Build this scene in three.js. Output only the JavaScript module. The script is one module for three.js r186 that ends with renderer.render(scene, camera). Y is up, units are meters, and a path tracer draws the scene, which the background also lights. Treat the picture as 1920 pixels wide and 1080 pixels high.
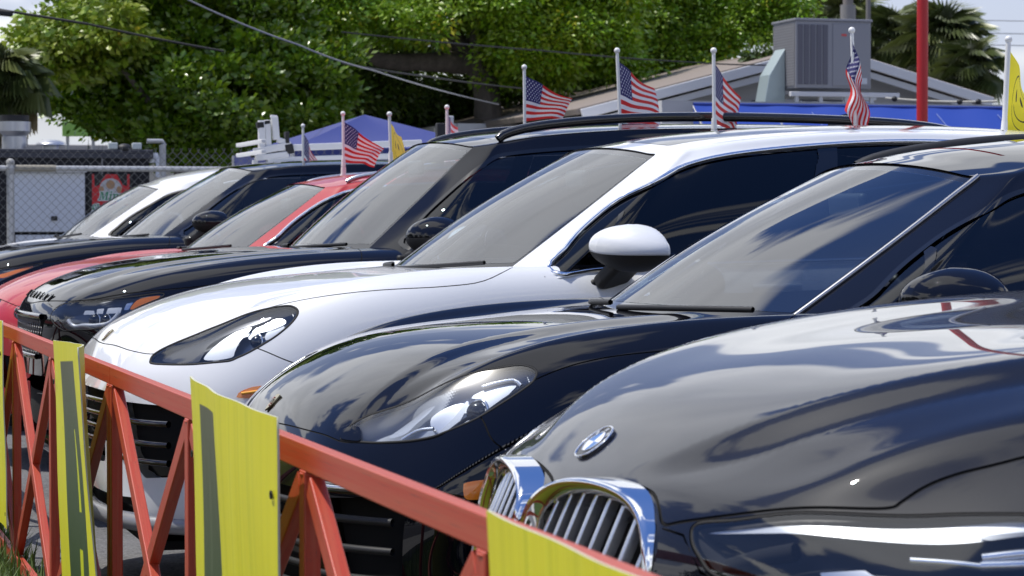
import * as THREE from 'three';
import { mergeGeometries, mergeVertices } from 'three/addons/utils/BufferGeometryUtils.js';
import { RoundedBoxGeometry } from 'three/addons/geometries/RoundedBoxGeometry.js';

/* ---------- camera, sky, sun, exposure ---------- */
const D2R = Math.PI / 180;
const scene = new THREE.Scene();
const camera = new THREE.PerspectiveCamera(2 * Math.atan(540 / 5000) / D2R, 16 / 9, 0.1, 900);
camera.position.set(0, 1.306, 0);
{
  const yaw = 15.87 * D2R, pit = 1.347 * D2R;
  camera.lookAt(Math.sin(yaw) * Math.cos(pit), 1.306 - Math.sin(pit), -Math.cos(yaw) * Math.cos(pit));
}
camera.focus = 8.0;
camera.userData.fStop = 13;
const renderer = new THREE.WebGLRenderer({ antialias: true });
renderer.toneMapping = THREE.LinearToneMapping;
renderer.toneMappingExposure = 1.0;
renderer.shadowMap.enabled = true;

let seed = 12345;
function rnd() { seed = (seed * 1664525 + 1013904223) >>> 0; return seed / 4294967296; }
const rr = (a, b) => a + (b - a) * rnd();
function hash2(x, y, s = 0) { let h = (x * 374761393 + y * 668265263 + s * 974711) | 0; h = Math.imul(h ^ (h >>> 13), 1274126177); h ^= h >>> 16; return (h >>> 0) / 4294967296; }
function vnoise(x, y, s = 0) {
  const xi = Math.floor(x), yi = Math.floor(y); let fx = x - xi, fy = y - yi;
  fx = fx * fx * (3 - 2 * fx); fy = fy * fy * (3 - 2 * fy);
  const a = hash2(xi, yi, s), b = hash2(xi + 1, yi, s), c = hash2(xi, yi + 1, s), d = hash2(xi + 1, yi + 1, s);
  return a + (b - a) * fx + (c - a) * fy + (a - b - c + d) * fx * fy;
}
function fbm(x, y, oct, s = 0) { let v = 0, a = 0.5, n = 0; for (let i = 0; i < oct; i++) { v += a * vnoise(x, y, s + i * 17); n += a; a *= 0.5; x = x * 2.03 + 5.1; y = y * 2.03 + 1.7; } return v / n; }
const clamp = (x, a = 0, b = 1) => Math.min(b, Math.max(a, x));
const sstep = (a, b, x) => { const t = clamp((x - a) / (b - a)); return t * t * (3 - 2 * t); };
const lerp = (a, b, t) => a + (b - a) * t;

const SUN = new THREE.Vector3(-0.36, 0.92, -0.13).normalize();
{
  const W = 2048, H = 1024, px = new Float32Array(W * H * 4);
  for (let j = 0; j < H; j++) {
    const el = ((j + 0.5) / H - 0.5) * Math.PI, sy = Math.sin(el), cy = Math.cos(el);
    for (let i = 0; i < W; i++) {
      const az = ((i + 0.5) / W - 0.5) * 2 * Math.PI, dx = cy * Math.cos(az), dz = cy * Math.sin(az);
      let r, g, b;
      const e = Math.max(sy, 0);
      const cs = Math.max(0, dx * SUN.x + sy * SUN.y + dz * SUN.z);
      // clear air: deep blue overhead, pale towards the horizon
      const k = Math.pow(1 - e, 4.0);
      r = lerp(0.075, 0.56, k); g = lerp(0.175, 0.64, k); b = lerp(0.52, 0.78, k);
      const glow = 0.35 * Math.pow(cs, 60) + 0.12 * Math.pow(cs, 6);
      r += glow; g += glow; b += glow * 0.95;
      if (sy > -0.02) {
        const q = 1 / (e + 0.10), X = dx * q, Z = dz * q;
        const wx = fbm(X * 0.5 + 3, Z * 0.5 + 9, 3, 5) - 0.5, wz = fbm(X * 0.5 + 13, Z * 0.5 + 2, 3, 8) - 0.5;
        const n = fbm(X * 1.25 + wx * 1.4 + 736.6, Z * 1.25 + wz * 1.4 + 382.5, 6, 1);
        const low = 1 - sstep(0.22, 0.66, e), cut = lerp(0.575, 0.445, low);
        const thin = sstep(cut, cut + 0.06, n + 0.20 * (fbm(X * 3.4 + wx * 4 + 3, Z * 3.4 + wz * 4 + 8, 5, 11) - 0.5)), thick = sstep(cut + 0.08, cut + 0.26, n);
        const edge = fbm(X * 2.2 + 7, Z * 2.2 + 1, 4, 3);
        let c = thin * (0.72 + 0.28 * edge);
        c = Math.max(c, 0.90 * Math.pow(1 - e, 14));
        const lum = lerp(1.30 + 0.16 * edge, 1.02 + 0.25 * edge, thick) * lerp(0.60, 1, sstep(0.03, 0.13, e)) + glow * 0.5;
        r = lerp(r, lum * 0.98, c); g = lerp(g, lum, c); b = lerp(b, lum * 1.035, c);
      }
      if (sy < 0) { const m = sstep(0, -0.05, sy); r = lerp(r, 0.20, m); g = lerp(g, 0.20, m); b = lerp(b, 0.19, m); }
      const o = (j * W + i) * 4; px[o] = r; px[o + 1] = g; px[o + 2] = b; px[o + 3] = 1;
    }
  }
  const sky = new THREE.DataTexture(px, W, H, THREE.RGBAFormat, THREE.FloatType);
  sky.mapping = THREE.EquirectangularReflectionMapping; sky.magFilter = THREE.LinearFilter; sky.minFilter = THREE.LinearFilter; sky.needsUpdate = true;
  scene.background = sky; scene.environment = sky;
}
const sun = new THREE.DirectionalLight(new THREE.Color(1, 0.955, 0.88), 3.9);
sun.position.copy(SUN).multiplyScalar(60).add(new THREE.Vector3(4, 0, -14)); sun.target.position.set(4, 0, -14);
sun.castShadow = true; sun.shadow.mapSize.set(4096, 4096);
Object.assign(sun.shadow.camera, { left: -30, right: 30, top: 40, bottom: -40, near: 1, far: 140 });
scene.add(sun, sun.target);

/* ---------- naming ---------- */
const taken = {};
function numbered(n) { const k = taken[n] = (taken[n] ?? -1) + 1; return k ? `${n}_${String(k).padStart(3, '0')}` : n; }
function thing(name, label, category, pos = [0, 0, 0], group) {
  const o = new THREE.Group(); o.name = numbered(name); o.position.set(...pos); o.userData = { label, category };
  if (group) o.userData.group = group; scene.add(o); return o;
}
function part(name, geo, mat, parent, label) {
  const m = new THREE.Mesh(geo, mat); m.name = name; m.castShadow = m.receiveShadow = true;
  if (label) m.userData.label = label; (parent || scene).add(m); return m;
}
function tagged(name, geo, mat, label, category, group) { const m = part(numbered(name), geo, mat); m.userData = { label, category }; if (group) m.userData.group = group; return m; }
function structure(name, geo, mat, label) { const m = part(numbered(name), geo, mat); m.userData = { kind: 'structure' }; if (label) m.userData.label = label; return m; }

/* ---------- textures ---------- */
function tex(w, h, fn, srgb) {
  const d = new Uint8Array(w * h * 4);
  for (let y = 0; y < h; y++) for (let x = 0; x < w; x++) { const c = fn(x, y); const o = (y * w + x) * 4; d[o] = clamp(c[0]) * 255; d[o + 1] = clamp(c[1]) * 255; d[o + 2] = clamp(c[2]) * 255; d[o + 3] = 255; }
  const t = new THREE.DataTexture(d, w, h); t.wrapS = t.wrapT = THREE.RepeatWrapping; t.magFilter = THREE.LinearFilter; t.minFilter = THREE.LinearMipmapLinearFilter; t.generateMipmaps = true;
  if (srgb) t.colorSpace = THREE.SRGBColorSpace; t.needsUpdate = true; return t;
}
const toS = (c) => c <= 0.0031308 ? 12.92 * c : 1.055 * Math.pow(c, 1 / 2.4) - 0.055;
const lin = (r, g, b) => new THREE.Color().setRGB(r, g, b);
const std = (c, rough, metal = 0, o = {}) => new THREE.MeshStandardMaterial({ color: lin(...c), roughness: rough, metalness: metal, ...o });
const phy = (c, o = {}) => new THREE.MeshPhysicalMaterial({ color: lin(...c), ...o });
const paint = (c, o = {}) => phy(c, { roughness: 0.45, metalness: 0, clearcoat: 1, clearcoatRoughness: 0.015, ...o });
const glass = (c, o = {}) => phy(c, { transmission: 1, thickness: 0, roughness: 0.0, ior: 1.5, ...o });

/* ---------- surface tools ---------- */
// surface = { P, N, U (flat arrays), I }; local axes: x back from the nose, y up, z towards the driver's side
function bspline(t) { const a = 1 - t; return [a * a * a / 6, (3 * t * t * t - 6 * t * t + 4) / 6, (-3 * t * t * t + 3 * t * t + 3 * t + 1) / 6, t * t * t / 6]; }
function bsplineD(t) { const a = 1 - t; return [-a * a / 2, (3 * t * t - 4 * t) / 2, (-3 * t * t + 2 * t + 1) / 2, t * t / 2]; }
class Net {
  // G rows x columns of [s, y, w]; mir = which ends mirror in w: {c0, c1, r0, r1}
  constructor(G, mir = {}, iters = 4) {
    this.R = G.length; this.C = G[0].length; this.mir = mir; this.Q = G.map(r => r.map(p => p.slice()));
    for (let k = 0; k < iters; k++) {
      const E = G.map((r, i) => r.map((p, j) => { const b = this.at(i, j); return [p[0] - b[0], p[1] - b[1], p[2] - b[2]]; }));
      E.forEach((r, i) => r.forEach((e, j) => { for (let c = 0; c < 3; c++) this.Q[i][j][c] += e[c]; }));
    }
  }
  ctrl(i, j) {
    const { R, C, mir } = this;
    if (i < 0) { const a = this.ctrl(0, j), b = this.ctrl(1, j); return mir.r0 ? [b[0], b[1], -b[2]] : [2 * a[0] - b[0], 2 * a[1] - b[1], 2 * a[2] - b[2]]; }
    if (i >= R) { const a = this.ctrl(R - 1, j), b = this.ctrl(R - 2, j); return mir.r1 ? [b[0], b[1], -b[2]] : [2 * a[0] - b[0], 2 * a[1] - b[1], 2 * a[2] - b[2]]; }
    if (j < 0) { const a = this.Q[i][0], b = this.Q[i][1]; return mir.c0 ? [b[0], b[1], -b[2]] : [2 * a[0] - b[0], 2 * a[1] - b[1], 2 * a[2] - b[2]]; }
    if (j >= C) { const a = this.Q[i][C - 1], b = this.Q[i][C - 2]; return mir.c1 ? [b[0], b[1], -b[2]] : [2 * a[0] - b[0], 2 * a[1] - b[1], 2 * a[2] - b[2]]; }
    return this.Q[i][j];
  }
  full(u, v) {
    if (!this.disp) return this.raw(u, v);
    const e = 1e-3, g = (a, b) => { const p = this.raw(a, b)[0]; p[1] += this.disp(a, b); return p; };
    const p = g(u, v), a = g(u + e, v), a0 = g(Math.max(u - e, 0), v), b = g(u, v + e), b0 = g(u, Math.max(v - e, 0));
    return [p, a.map((x, i) => x - a0[i]), b.map((x, i) => x - b0[i])];
  }
  raw(u, v) {
    const i = Math.min(Math.floor(u), this.R - 2), j = Math.min(Math.floor(v), this.C - 2);
    const bu = bspline(u - i), bv = bspline(v - j), du = bsplineD(u - i), dv = bsplineD(v - j);
    const p = [0, 0, 0], a = [0, 0, 0], b = [0, 0, 0];
    for (let m = 0; m < 4; m++) for (let n = 0; n < 4; n++) {
      const q = this.ctrl(i + m - 1, j + n - 1), w0 = bu[m] * bv[n], w1 = du[m] * bv[n], w2 = bu[m] * dv[n];
      for (let c = 0; c < 3; c++) { p[c] += q[c] * w0; a[c] += q[c] * w1; b[c] += q[c] * w2; }
    }
    return [p, a, b];
  }
  at(u, v) { return this.full(u, v)[0]; }
  // point and outward normal
  pn(u, v) { const [p, a, b] = this.full(u, v); const n = new THREE.Vector3(...a).cross(new THREE.Vector3(...b)).multiplyScalar(this.flip ? -1 : 1).normalize(); return [new THREE.Vector3(...p), n]; }
  mesh(us, vs) {
    const P = [], N = [], U = [], I = [];
    const nu = us.length, nv = vs.length;
    for (const u of us) for (const v of vs) {
      const [p, a, b] = this.full(u, v);
      let nx = a[1] * b[2] - a[2] * b[1], ny = a[2] * b[0] - a[0] * b[2], nz = a[0] * b[1] - a[1] * b[0]; const l = Math.hypot(nx, ny, nz) || 1; const f = this.flip ? -1 : 1;
      P.push(...p); N.push(f * nx / l, f * ny / l, f * nz / l); U.push(u, v);
    }
    for (let i = 0; i < nu - 1; i++) for (let j = 0; j < nv - 1; j++) { const a = i * nv + j, b = a + 1, c = a + nv, d = c + 1; if (this.flip) I.push(a, b, c, b, d, c); else I.push(a, c, b, b, c, d); }
    return { P, N, U, I };
  }
}
function steps(spec) { const o = []; for (const [a, b, n] of spec) for (let i = 0; i < n; i++) o.push(a + (b - a) * i / n); o.push(spec[spec.length - 1][1]); return o; }
// keep the part of a surface where f > 0; f gets (u, v, x, y, z)
function clipS(S, f) {
  const n = S.P.length / 3, F = new Float64Array(n);
  for (let i = 0; i < n; i++) { let q = f(S.U[2 * i], S.U[2 * i + 1], S.P[3 * i], S.P[3 * i + 1], S.P[3 * i + 2]); if (Math.abs(q) < 1e-7) q = 0; F[i] = q; }
  const P = [], N = [], U = [], I = [], map = new Map();
  const vert = i => { let k = map.get(i); if (k === undefined) { k = P.length / 3; map.set(i, k); for (let c = 0; c < 3; c++) { P.push(S.P[3 * i + c]); N.push(S.N[3 * i + c]); } U.push(S.U[2 * i], S.U[2 * i + 1]); } return k; };
  const mid = (i, j) => {
    const lo = Math.min(i, j), hi = Math.max(i, j), key = lo * 4194304 + hi + 0.5; let k = map.get(key); if (k !== undefined) return k;
    const t = F[lo] / (F[lo] - F[hi]); k = P.length / 3; map.set(key, k);
    for (let c = 0; c < 3; c++) { P.push(lerp(S.P[3 * lo + c], S.P[3 * hi + c], t)); N.push(lerp(S.N[3 * lo + c], S.N[3 * hi + c], t)); }
    U.push(lerp(S.U[2 * lo], S.U[2 * hi], t), lerp(S.U[2 * lo + 1], S.U[2 * hi + 1], t)); return k;
  };
  for (let t = 0; t < S.I.length; t += 3) {
    const q = [S.I[t], S.I[t + 1], S.I[t + 2]], s = q.map(i => F[i] >= 0), c = s[0] + s[1] + s[2];
    if (c === 0) continue; if (q.every(i => F[i] <= 0)) continue;
    if (c === 3) { I.push(vert(q[0]), vert(q[1]), vert(q[2])); continue; }
    for (let r = 0; r < 3; r++) {
      const a = q[r], b = q[(r + 1) % 3], d = q[(r + 2) % 3];
      if (c === 1 && s[r]) { I.push(vert(a), mid(a, b), mid(a, d)); break; }
      if (c === 2 && !s[r]) { const m1 = mid(a, b), m2 = mid(a, d); I.push(m1, vert(b), vert(d), m1, vert(d), m2); break; }
    }
  }
  return { P, N, U, I };
}
function mirrorS(S) {
  const P = S.P.slice(), N = S.N.slice(), I = [];
  for (let i = 2; i < P.length; i += 3) { P[i] = -P[i]; N[i] = -N[i]; }
  for (let t = 0; t < S.I.length; t += 3) I.push(S.I[t], S.I[t + 2], S.I[t + 1]);
  return { P, N, U: S.U, I };
}
function joinS(...L) {
  const o = { P: [], N: [], U: [], I: [] };
  for (const S of L) { const b = o.P.length / 3; for (const x of S.P) o.P.push(x); for (const x of S.N) o.N.push(x); for (const x of S.U) o.U.push(x); for (const i of S.I) o.I.push(i + b); }
  return o;
}
// move along the normal by d (number or function)
function offS(S, d) { const P = S.P.slice(); for (let i = 0; i < P.length / 3; i++) { const q = typeof d === 'number' ? d : d(S.U[2 * i], S.U[2 * i + 1], P[3 * i], P[3 * i + 1], P[3 * i + 2]); for (let c = 0; c < 3; c++) P[3 * i + c] += S.N[3 * i + c] * q; } return { P, N: S.N, U: S.U, I: S.I }; }
function geoS(S, recalc) {
  const g = new THREE.BufferGeometry();
  g.setAttribute('position', new THREE.Float32BufferAttribute(S.P, 3)); g.setAttribute('normal', new THREE.Float32BufferAttribute(S.N, 3));
  const uv = new Float32Array(S.P.length / 3 * 2); for (let i = 0; i < uv.length / 2; i++) { uv[2 * i] = S.P[3 * i] + 0.31 * S.P[3 * i + 1]; uv[2 * i + 1] = S.P[3 * i + 2] + 0.62 * S.P[3 * i + 1]; }
  g.setAttribute('uv', new THREE.BufferAttribute(uv, 2)); const I = S.I.slice(), P = S.P, N = S.N;
  if (!recalc) for (let t = 0; t < I.length; t += 3) { // winding follows the normals
    const a = 3 * I[t], b = 3 * I[t + 1], c = 3 * I[t + 2], ux = P[b] - P[a], uy = P[b + 1] - P[a + 1], uz = P[b + 2] - P[a + 2], vx = P[c] - P[a], vy = P[c + 1] - P[a + 1], vz = P[c + 2] - P[a + 2];
    const d = (uy * vz - uz * vy) * (N[a] + N[b] + N[c]) + (uz * vx - ux * vz) * (N[a + 1] + N[b + 1] + N[c + 1]) + (ux * vy - uy * vx) * (N[a + 2] + N[b + 2] + N[c + 2]);
    if (d < 0) { const q = I[t + 1]; I[t + 1] = I[t + 2]; I[t + 2] = q; }
  }
  g.setIndex(I);
  if (recalc) g.computeVertexNormals();
  return g;
}
// signed distance to a polygon in 2D, positive inside
function sdPoly(pts) {
  const n = pts.length; let x0 = 1e9, x1 = -1e9, y0 = 1e9, y1 = -1e9; for (const p of pts) { x0 = Math.min(x0, p[0]); x1 = Math.max(x1, p[0]); y0 = Math.min(y0, p[1]); y1 = Math.max(y1, p[1]); }
  const m = 0.5 * Math.max(x1 - x0, y1 - y0);
  return (x, y) => {
    if (x < x0 - m || x > x1 + m || y < y0 - m || y > y1 + m) return -m;
    let d = 1e9, s = -1;
    for (let i = 0, j = n - 1; i < n; j = i++) {
      const ax = pts[i][0], ay = pts[i][1], bx = pts[j][0], by = pts[j][1], ex = bx - ax, ey = by - ay, wx = x - ax, wy = y - ay;
      const t = clamp((wx * ex + wy * ey) / (ex * ex + ey * ey || 1e-12)), qx = wx - ex * t, qy = wy - ey * t; d = Math.min(d, qx * qx + qy * qy);
      if ((ay > y) !== (by > y) && x < (bx - ax) * (y - ay) / (by - ay) + ax) s = -s;
    }
    return s * Math.sqrt(d);
  };
}
function smooth2(pts, closed, n = 8, tension = 0.5) {
  const out = [], N = pts.length, g = i => closed ? pts[(i + N) % N] : pts[clamp(i, 0, N - 1)];
  for (let i = 0; i < (closed ? N : N - 1); i++) {
    const a = g(i - 1), b = g(i), c = g(i + 1), d = g(i + 2);
    for (let k = 0; k < n; k++) { const t = k / n, t2 = t * t, t3 = t2 * t; out.push(b.map((_, q) => { const m0 = tension * (c[q] - a[q]), m1 = tension * (d[q] - b[q]); return (2 * t3 - 3 * t2 + 1) * b[q] + (t3 - 2 * t2 + t) * m0 + (-2 * t3 + 3 * t2) * c[q] + (t3 - t2) * m1; })); }
  }
  if (!closed) out.push(pts[N - 1]); return out;
}
function tube(pts, r, closed = false, rad = 6, seg) {
  const c = new THREE.CatmullRomCurve3(pts.map(p => p.isVector3 ? p : new THREE.Vector3(...p)), closed, 'centripetal');
  return new THREE.TubeGeometry(c, seg || pts.length * 2, r, rad, closed);
}
const merge = L => mergeGeometries(L.map(g => { const q = g.index ? g.toNonIndexed() : g; for (const k of Object.keys(q.attributes)) if (!['position', 'normal', 'uv'].includes(k)) q.deleteAttribute(k); if (!q.attributes.uv) q.setAttribute('uv', new THREE.BufferAttribute(new Float32Array(q.attributes.position.count * 2), 2)); return q; }));
const mirG = g => { const q = g.clone(); q.scale(1, 1, -1); const n = q.index ? q.toNonIndexed() : q; const flip = a => { const A = a.array, k = a.itemSize; for (let t = 0; t < A.length; t += 3 * k) for (let c = 0; c < k; c++) { const z = A[t + k + c]; A[t + k + c] = A[t + 2 * k + c]; A[t + 2 * k + c] = z; } }; Object.values(n.attributes).forEach(flip); return n; };
const box = (w, h, d, x = 0, y = 0, z = 0, r = 0) => { const g = r ? new RoundedBoxGeometry(w, h, d, 2, r) : new THREE.BoxGeometry(w, h, d); g.translate(x, y, z); return g; };
const cyl = (r0, r1, h, x = 0, y = 0, z = 0, n = 16) => { const g = new THREE.CylinderGeometry(r1, r0, h, n); g.translate(x, y, z); return g; };
function bar(a, b, w, h, r = 0.004, up) { // a box from a to b
  const A = new THREE.Vector3(...a), B = new THREE.Vector3(...b), d = B.clone().sub(A), L = d.length();
  const g = r ? new RoundedBoxGeometry(w, h, L, 2, r) : new THREE.BoxGeometry(w, h, L); const m = new THREE.Matrix4(), z = d.normalize();
  let y = new THREE.Vector3(...(up || [0, 1, 0])); if (Math.abs(y.dot(z)) > 0.99) y.set(1, 0, 0); const x = y.clone().cross(z).normalize(); y = z.clone().cross(x);
  m.makeBasis(x, y, z).setPosition(A.add(B).multiplyScalar(0.5)); g.applyMatrix4(m); return g;
}
/* ---------- car shells ---------- */
// V: twelve lines running back along half the body (bonnet centre .. shoulder .. side .. sill .. floor centre), nine points each [s, y, w]
const TALL = [
  [[.05, .60, 0], [.055, .72, 0], [.10, .82, 0], [.17, .90, 0], [.31, .978, 0], [.55, 1.06, 0], [.85, 1.105, 0], [1.2, 1.135, 0], [1.55, 1.15, 0]],
  [[.055, .60, .20], [.065, .72, .24], [.11, .82, .27], [.18, .90, .28], [.32, .975, .29], [.56, 1.055, .29], [.86, 1.10, .30], [1.2, 1.13, .31], [1.55, 1.148, .32]],
  [[.075, .60, .38], [.09, .72, .45], [.135, .81, .50], [.21, .885, .52], [.35, .963, .54], [.58, 1.04, .55], [.87, 1.09, .56], [1.2, 1.125, .57], [1.55, 1.145, .58]],
  [[.10, .60, .50], [.125, .71, .58], [.17, .79, .64], [.25, .86, .67], [.38, .942, .69], [.60, 1.03, .70], [.88, 1.085, .71], [1.2, 1.122, .72], [1.55, 1.142, .73]],
  [[.13, .60, .58], [.17, .69, .68], [.22, .76, .74], [.29, .82, .77], [.41, .91, .79], [.61, 1.02, .80], [.88, 1.10, .81], [1.2, 1.14, .825], [1.55, 1.15, .835]],
  [[.15, .60, .63], [.21, .67, .75], [.27, .72, .81], [.34, .77, .85], [.45, .85, .875], [.63, .955, .895], [.88, 1.05, .905], [1.2, 1.095, .905], [1.55, 1.115, .90]],
  [[.155, .59, .64], [.23, .62, .78], [.30, .65, .86], [.37, .69, .905], [.48, .75, .94], [.65, .83, .965], [.90, .93, .975], [1.2, .98, .965], [1.55, 1.01, .95]],
  [[.15, .58, .63], [.23, .55, .78], [.30, .56, .865], [.38, .58, .92], [.49, .62, .96], [.66, .68, .985], [.90, .75, .99], [1.2, .78, .98], [1.55, .80, .965]],
  [[.13, .57, .58], [.20, .48, .72], [.28, .45, .84], [.37, .44, .91], [.49, .46, .955], [.66, .50, .98], [.90, .52, .985], [1.2, .54, .975], [1.55, .55, .96]],
  [[.10, .565, .50], [.16, .40, .64], [.25, .34, .78], [.36, .31, .88], [.49, .30, .93], [.66, .30, .95], [.90, .30, .95], [1.2, .30, .94], [1.55, .30, .93]],
  [[.075, .56, .35], [.11, .36, .50], [.22, .27, .60], [.36, .25, .62], [.49, .24, .62], [.66, .24, .62], [.90, .24, .62], [1.2, .24, .62], [1.55, .24, .62]],
  [[.05, .56, 0], [.075, .36, 0], [.20, .25, 0], [.36, .24, 0], [.49, .24, 0], [.66, .24, 0], [.90, .24, 0], [1.2, .24, 0], [1.55, .24, 0]],
];
const BLUNT = [
  [[.02, .62, 0], [.03, .76, 0], [.065, .86, 0], [.135, .928, 0], [.26, 1.01, 0], [.5, 1.085, 0], [.85, 1.13, 0], [1.2, 1.155, 0], [1.55, 1.17, 0]],
  [[.03, .62, .18], [.04, .76, .23], [.08, .86, .25], [.145, .926, .26], [.27, 1.008, .27], [.51, 1.083, .28], [.86, 1.13, .29], [1.2, 1.157, .30], [1.55, 1.172, .31]],
  [[.06, .62, .36], [.085, .75, .44], [.12, .845, .47], [.18, .91, .49], [.30, 1.0, .50], [.53, 1.083, .51], [.87, 1.135, .53], [1.2, 1.165, .55], [1.55, 1.18, .57]],
  [[.10, .62, .50], [.14, .74, .60], [.175, .82, .635], [.235, .885, .655], [.35, .97, .67], [.56, 1.06, .685], [.88, 1.125, .70], [1.2, 1.16, .71], [1.55, 1.175, .72]],
  [[.13, .61, .58], [.19, .72, .70], [.23, .79, .745], [.30, .845, .775], [.41, .915, .80], [.60, 1.0, .82], [.90, 1.08, .83], [1.2, 1.12, .835], [1.55, 1.145, .84]],
  [[.16, .60, .62], [.24, .69, .77], [.29, .75, .83], [.36, .80, .87], [.47, .86, .90], [.64, .93, .92], [.90, 1.0, .93], [1.2, 1.04, .93], [1.55, 1.07, .925]],
  [[.165, .59, .63], [.26, .63, .79], [.32, .67, .87], [.39, .70, .92], [.50, .74, .95], [.67, .79, .975], [.92, .84, .985], [1.2, .87, .98], [1.55, .90, .97]],
  TALL[7], TALL[8], TALL[9], TALL[10], TALL[11],
];
const BOXY = [
  [[.05, .64, 0], [.05, .80, 0], [.06, .91, 0], [.11, .985, 0], [.22, 1.05, 0], [.45, 1.122, 0], [.8, 1.172, 0], [1.15, 1.20, 0], [1.5, 1.212, 0]],
  [[.055, .64, .22], [.055, .80, .27], [.065, .91, .30], [.115, .985, .31], [.225, 1.05, .32], [.455, 1.122, .33], [.8, 1.172, .34], [1.15, 1.20, .35], [1.5, 1.212, .36]],
  [[.075, .64, .40], [.08, .79, .49], [.09, .90, .53], [.14, .975, .55], [.245, 1.043, .56], [.47, 1.116, .57], [.81, 1.168, .58], [1.15, 1.198, .59], [1.5, 1.21, .60]],
  [[.10, .64, .52], [.115, .78, .66], [.125, .885, .71], [.17, .955, .73], [.275, 1.03, .74], [.49, 1.108, .75], [.82, 1.163, .755], [1.15, 1.195, .76], [1.5, 1.208, .765]],
  [[.13, .63, .58], [.165, .77, .74], [.185, .865, .80], [.23, .93, .82], [.32, 1.003, .835], [.52, 1.085, .845], [.83, 1.145, .85], [1.15, 1.18, .855], [1.5, 1.195, .86]],
  [[.15, .62, .62], [.22, .73, .80], [.25, .81, .865], [.29, .875, .895], [.37, .94, .915], [.55, 1.02, .93], [.84, 1.085, .94], [1.15, 1.12, .945], [1.5, 1.14, .945]],
  [[.155, .60, .63], [.24, .66, .82], [.285, .71, .90], [.33, .765, .94], [.41, .82, .96], [.58, .89, .975], [.86, .95, .985], [1.15, .985, .985], [1.5, 1.01, .985]],
  [[.15, .58, .63], [.24, .56, .82], [.29, .58, .91], [.35, .61, .96], [.44, .65, .985], [.6, .70, 1.0], [.87, .75, 1.0], [1.15, .78, 1.0], [1.5, .80, 1.0]],
  [[.13, .57, .58], [.21, .47, .76], [.28, .45, .89], [.36, .45, .95], [.46, .47, .98], [.62, .50, 1.0], [.87, .52, 1.0], [1.15, .54, 1.0], [1.5, .55, .99]],
  TALL[9], TALL[10], TALL[11],
];
function bodyNet(sp) {
  const V = sp.lines.map(l => l.map(([s, y, w]) => sp.warp ? sp.warp(s, y, w) : [s, y, w]));
  const rows = []; for (let i = 0; i < 9; i++) rows.push(V.map(l => l[i]));
  const last = rows[8], L = sp.len, s8 = last[0][0];
  const add = (s, f) => rows.push(last.map((p, j) => f(p, j, s)));
  const rise = s => (s - s8) * (sp.rise ?? 0.02);
  for (const k of [0.2, 0.42, 0.64, 0.82]) { const s = s8 + (L - s8) * k; add(s, (p, j) => [s, p[1] + (j <= 6 ? rise(s) : 0), p[2]]); }
  const tail = [[0.93, .985, 0], [0.975, .95, .08], [0.992, .90, .25], [1.0, .78, .6]];
  for (const [k, ws, c] of tail) { const s = s8 + (L - s8) * k; add(s, (p, j) => { const y = p[1] + (j <= 6 ? rise(s) : 0); return [s - (j > 8 ? 0.06 : 0), lerp(y, 0.8, c), p[2] * ws]; }); }
  const s = L + 0.005; add(s, (p, j) => [s, 0.8 + (j < 6 ? 0.002 : -0.002), p[2] * 0.6]);
  const n = new Net(rows, { c0: true, c1: true }); n.flip = sp.flipBody; return n;
}
// upper body: rows run back from the windscreen edge, columns go from the belt (0) over the cant rail (5) to the roof centre (10)
const PIL = [0, .25, .5, .75, .92, 1], TOPF = [.06, .2, .42, .7, 1];
const inv = (L, x) => { let i = 0; while (i < L.length - 2 && x > L[i + 1]) i++; return i + (x - L[i]) / (L[i + 1] - L[i]); };
const vPil = x => inv(PIL, x), vTop = f => 5 + inv([0, ...TOPF], f);          // column of a share of the pillar, of the roof half
const vOld = v => v <= 4 ? vPil(v / 4) : vTop(inv([4, 5, 6, 7, 8], v) < 1 ? (v - 4) * .12 : [.12, .35, .68, 1].reduce((a, x, i, L) => i && v >= 4 + i ? lerp(L[i - 1], x, clamp(v - 4 - i)) : a, .12));
function cabNet(c) {
  const { wb, wt, wtc } = c; // windscreen corners: bottom, top, top centre
  const T = c.ts || [0, .012, .035, .08, .16, .28, .42, .56, .70, .84, .94, 1];
  const bot = t => { const q = c.belt, s = lerp(q[0][0], q[1][0], t); return [s, lerp(q[0][1], q[1][1], t), c.beltW(t)]; };
  const rows = T.map((t, ti) => {
    const row = [];
    const b = ti === 0 ? wb : bot(t), e = ti === 0 ? wt : c.cant(t), ctr = ti === 0 ? wtc : c.crown(t);
    for (const v of PIL) {
      const bul = Math.sin(Math.PI * v) * (ti === 0 ? c.pillarBow || 0.012 : c.bulge ?? 0.03);
      row.push([lerp(b[0], e[0], v), lerp(b[1], e[1], v), lerp(b[2], e[2], v) + bul]);
    }
    for (const f of TOPF) row.push([lerp(e[0], ctr[0], 1 - Math.pow(1 - f, 2)), lerp(e[1], ctr[1], 1 - Math.pow(1 - f, 2.2)), e[2] * (1 - f)]);
    return row;
  });
  const n = new Net(rows, { c1: true }, 5); n.flip = c.flip; return n;
}
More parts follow.
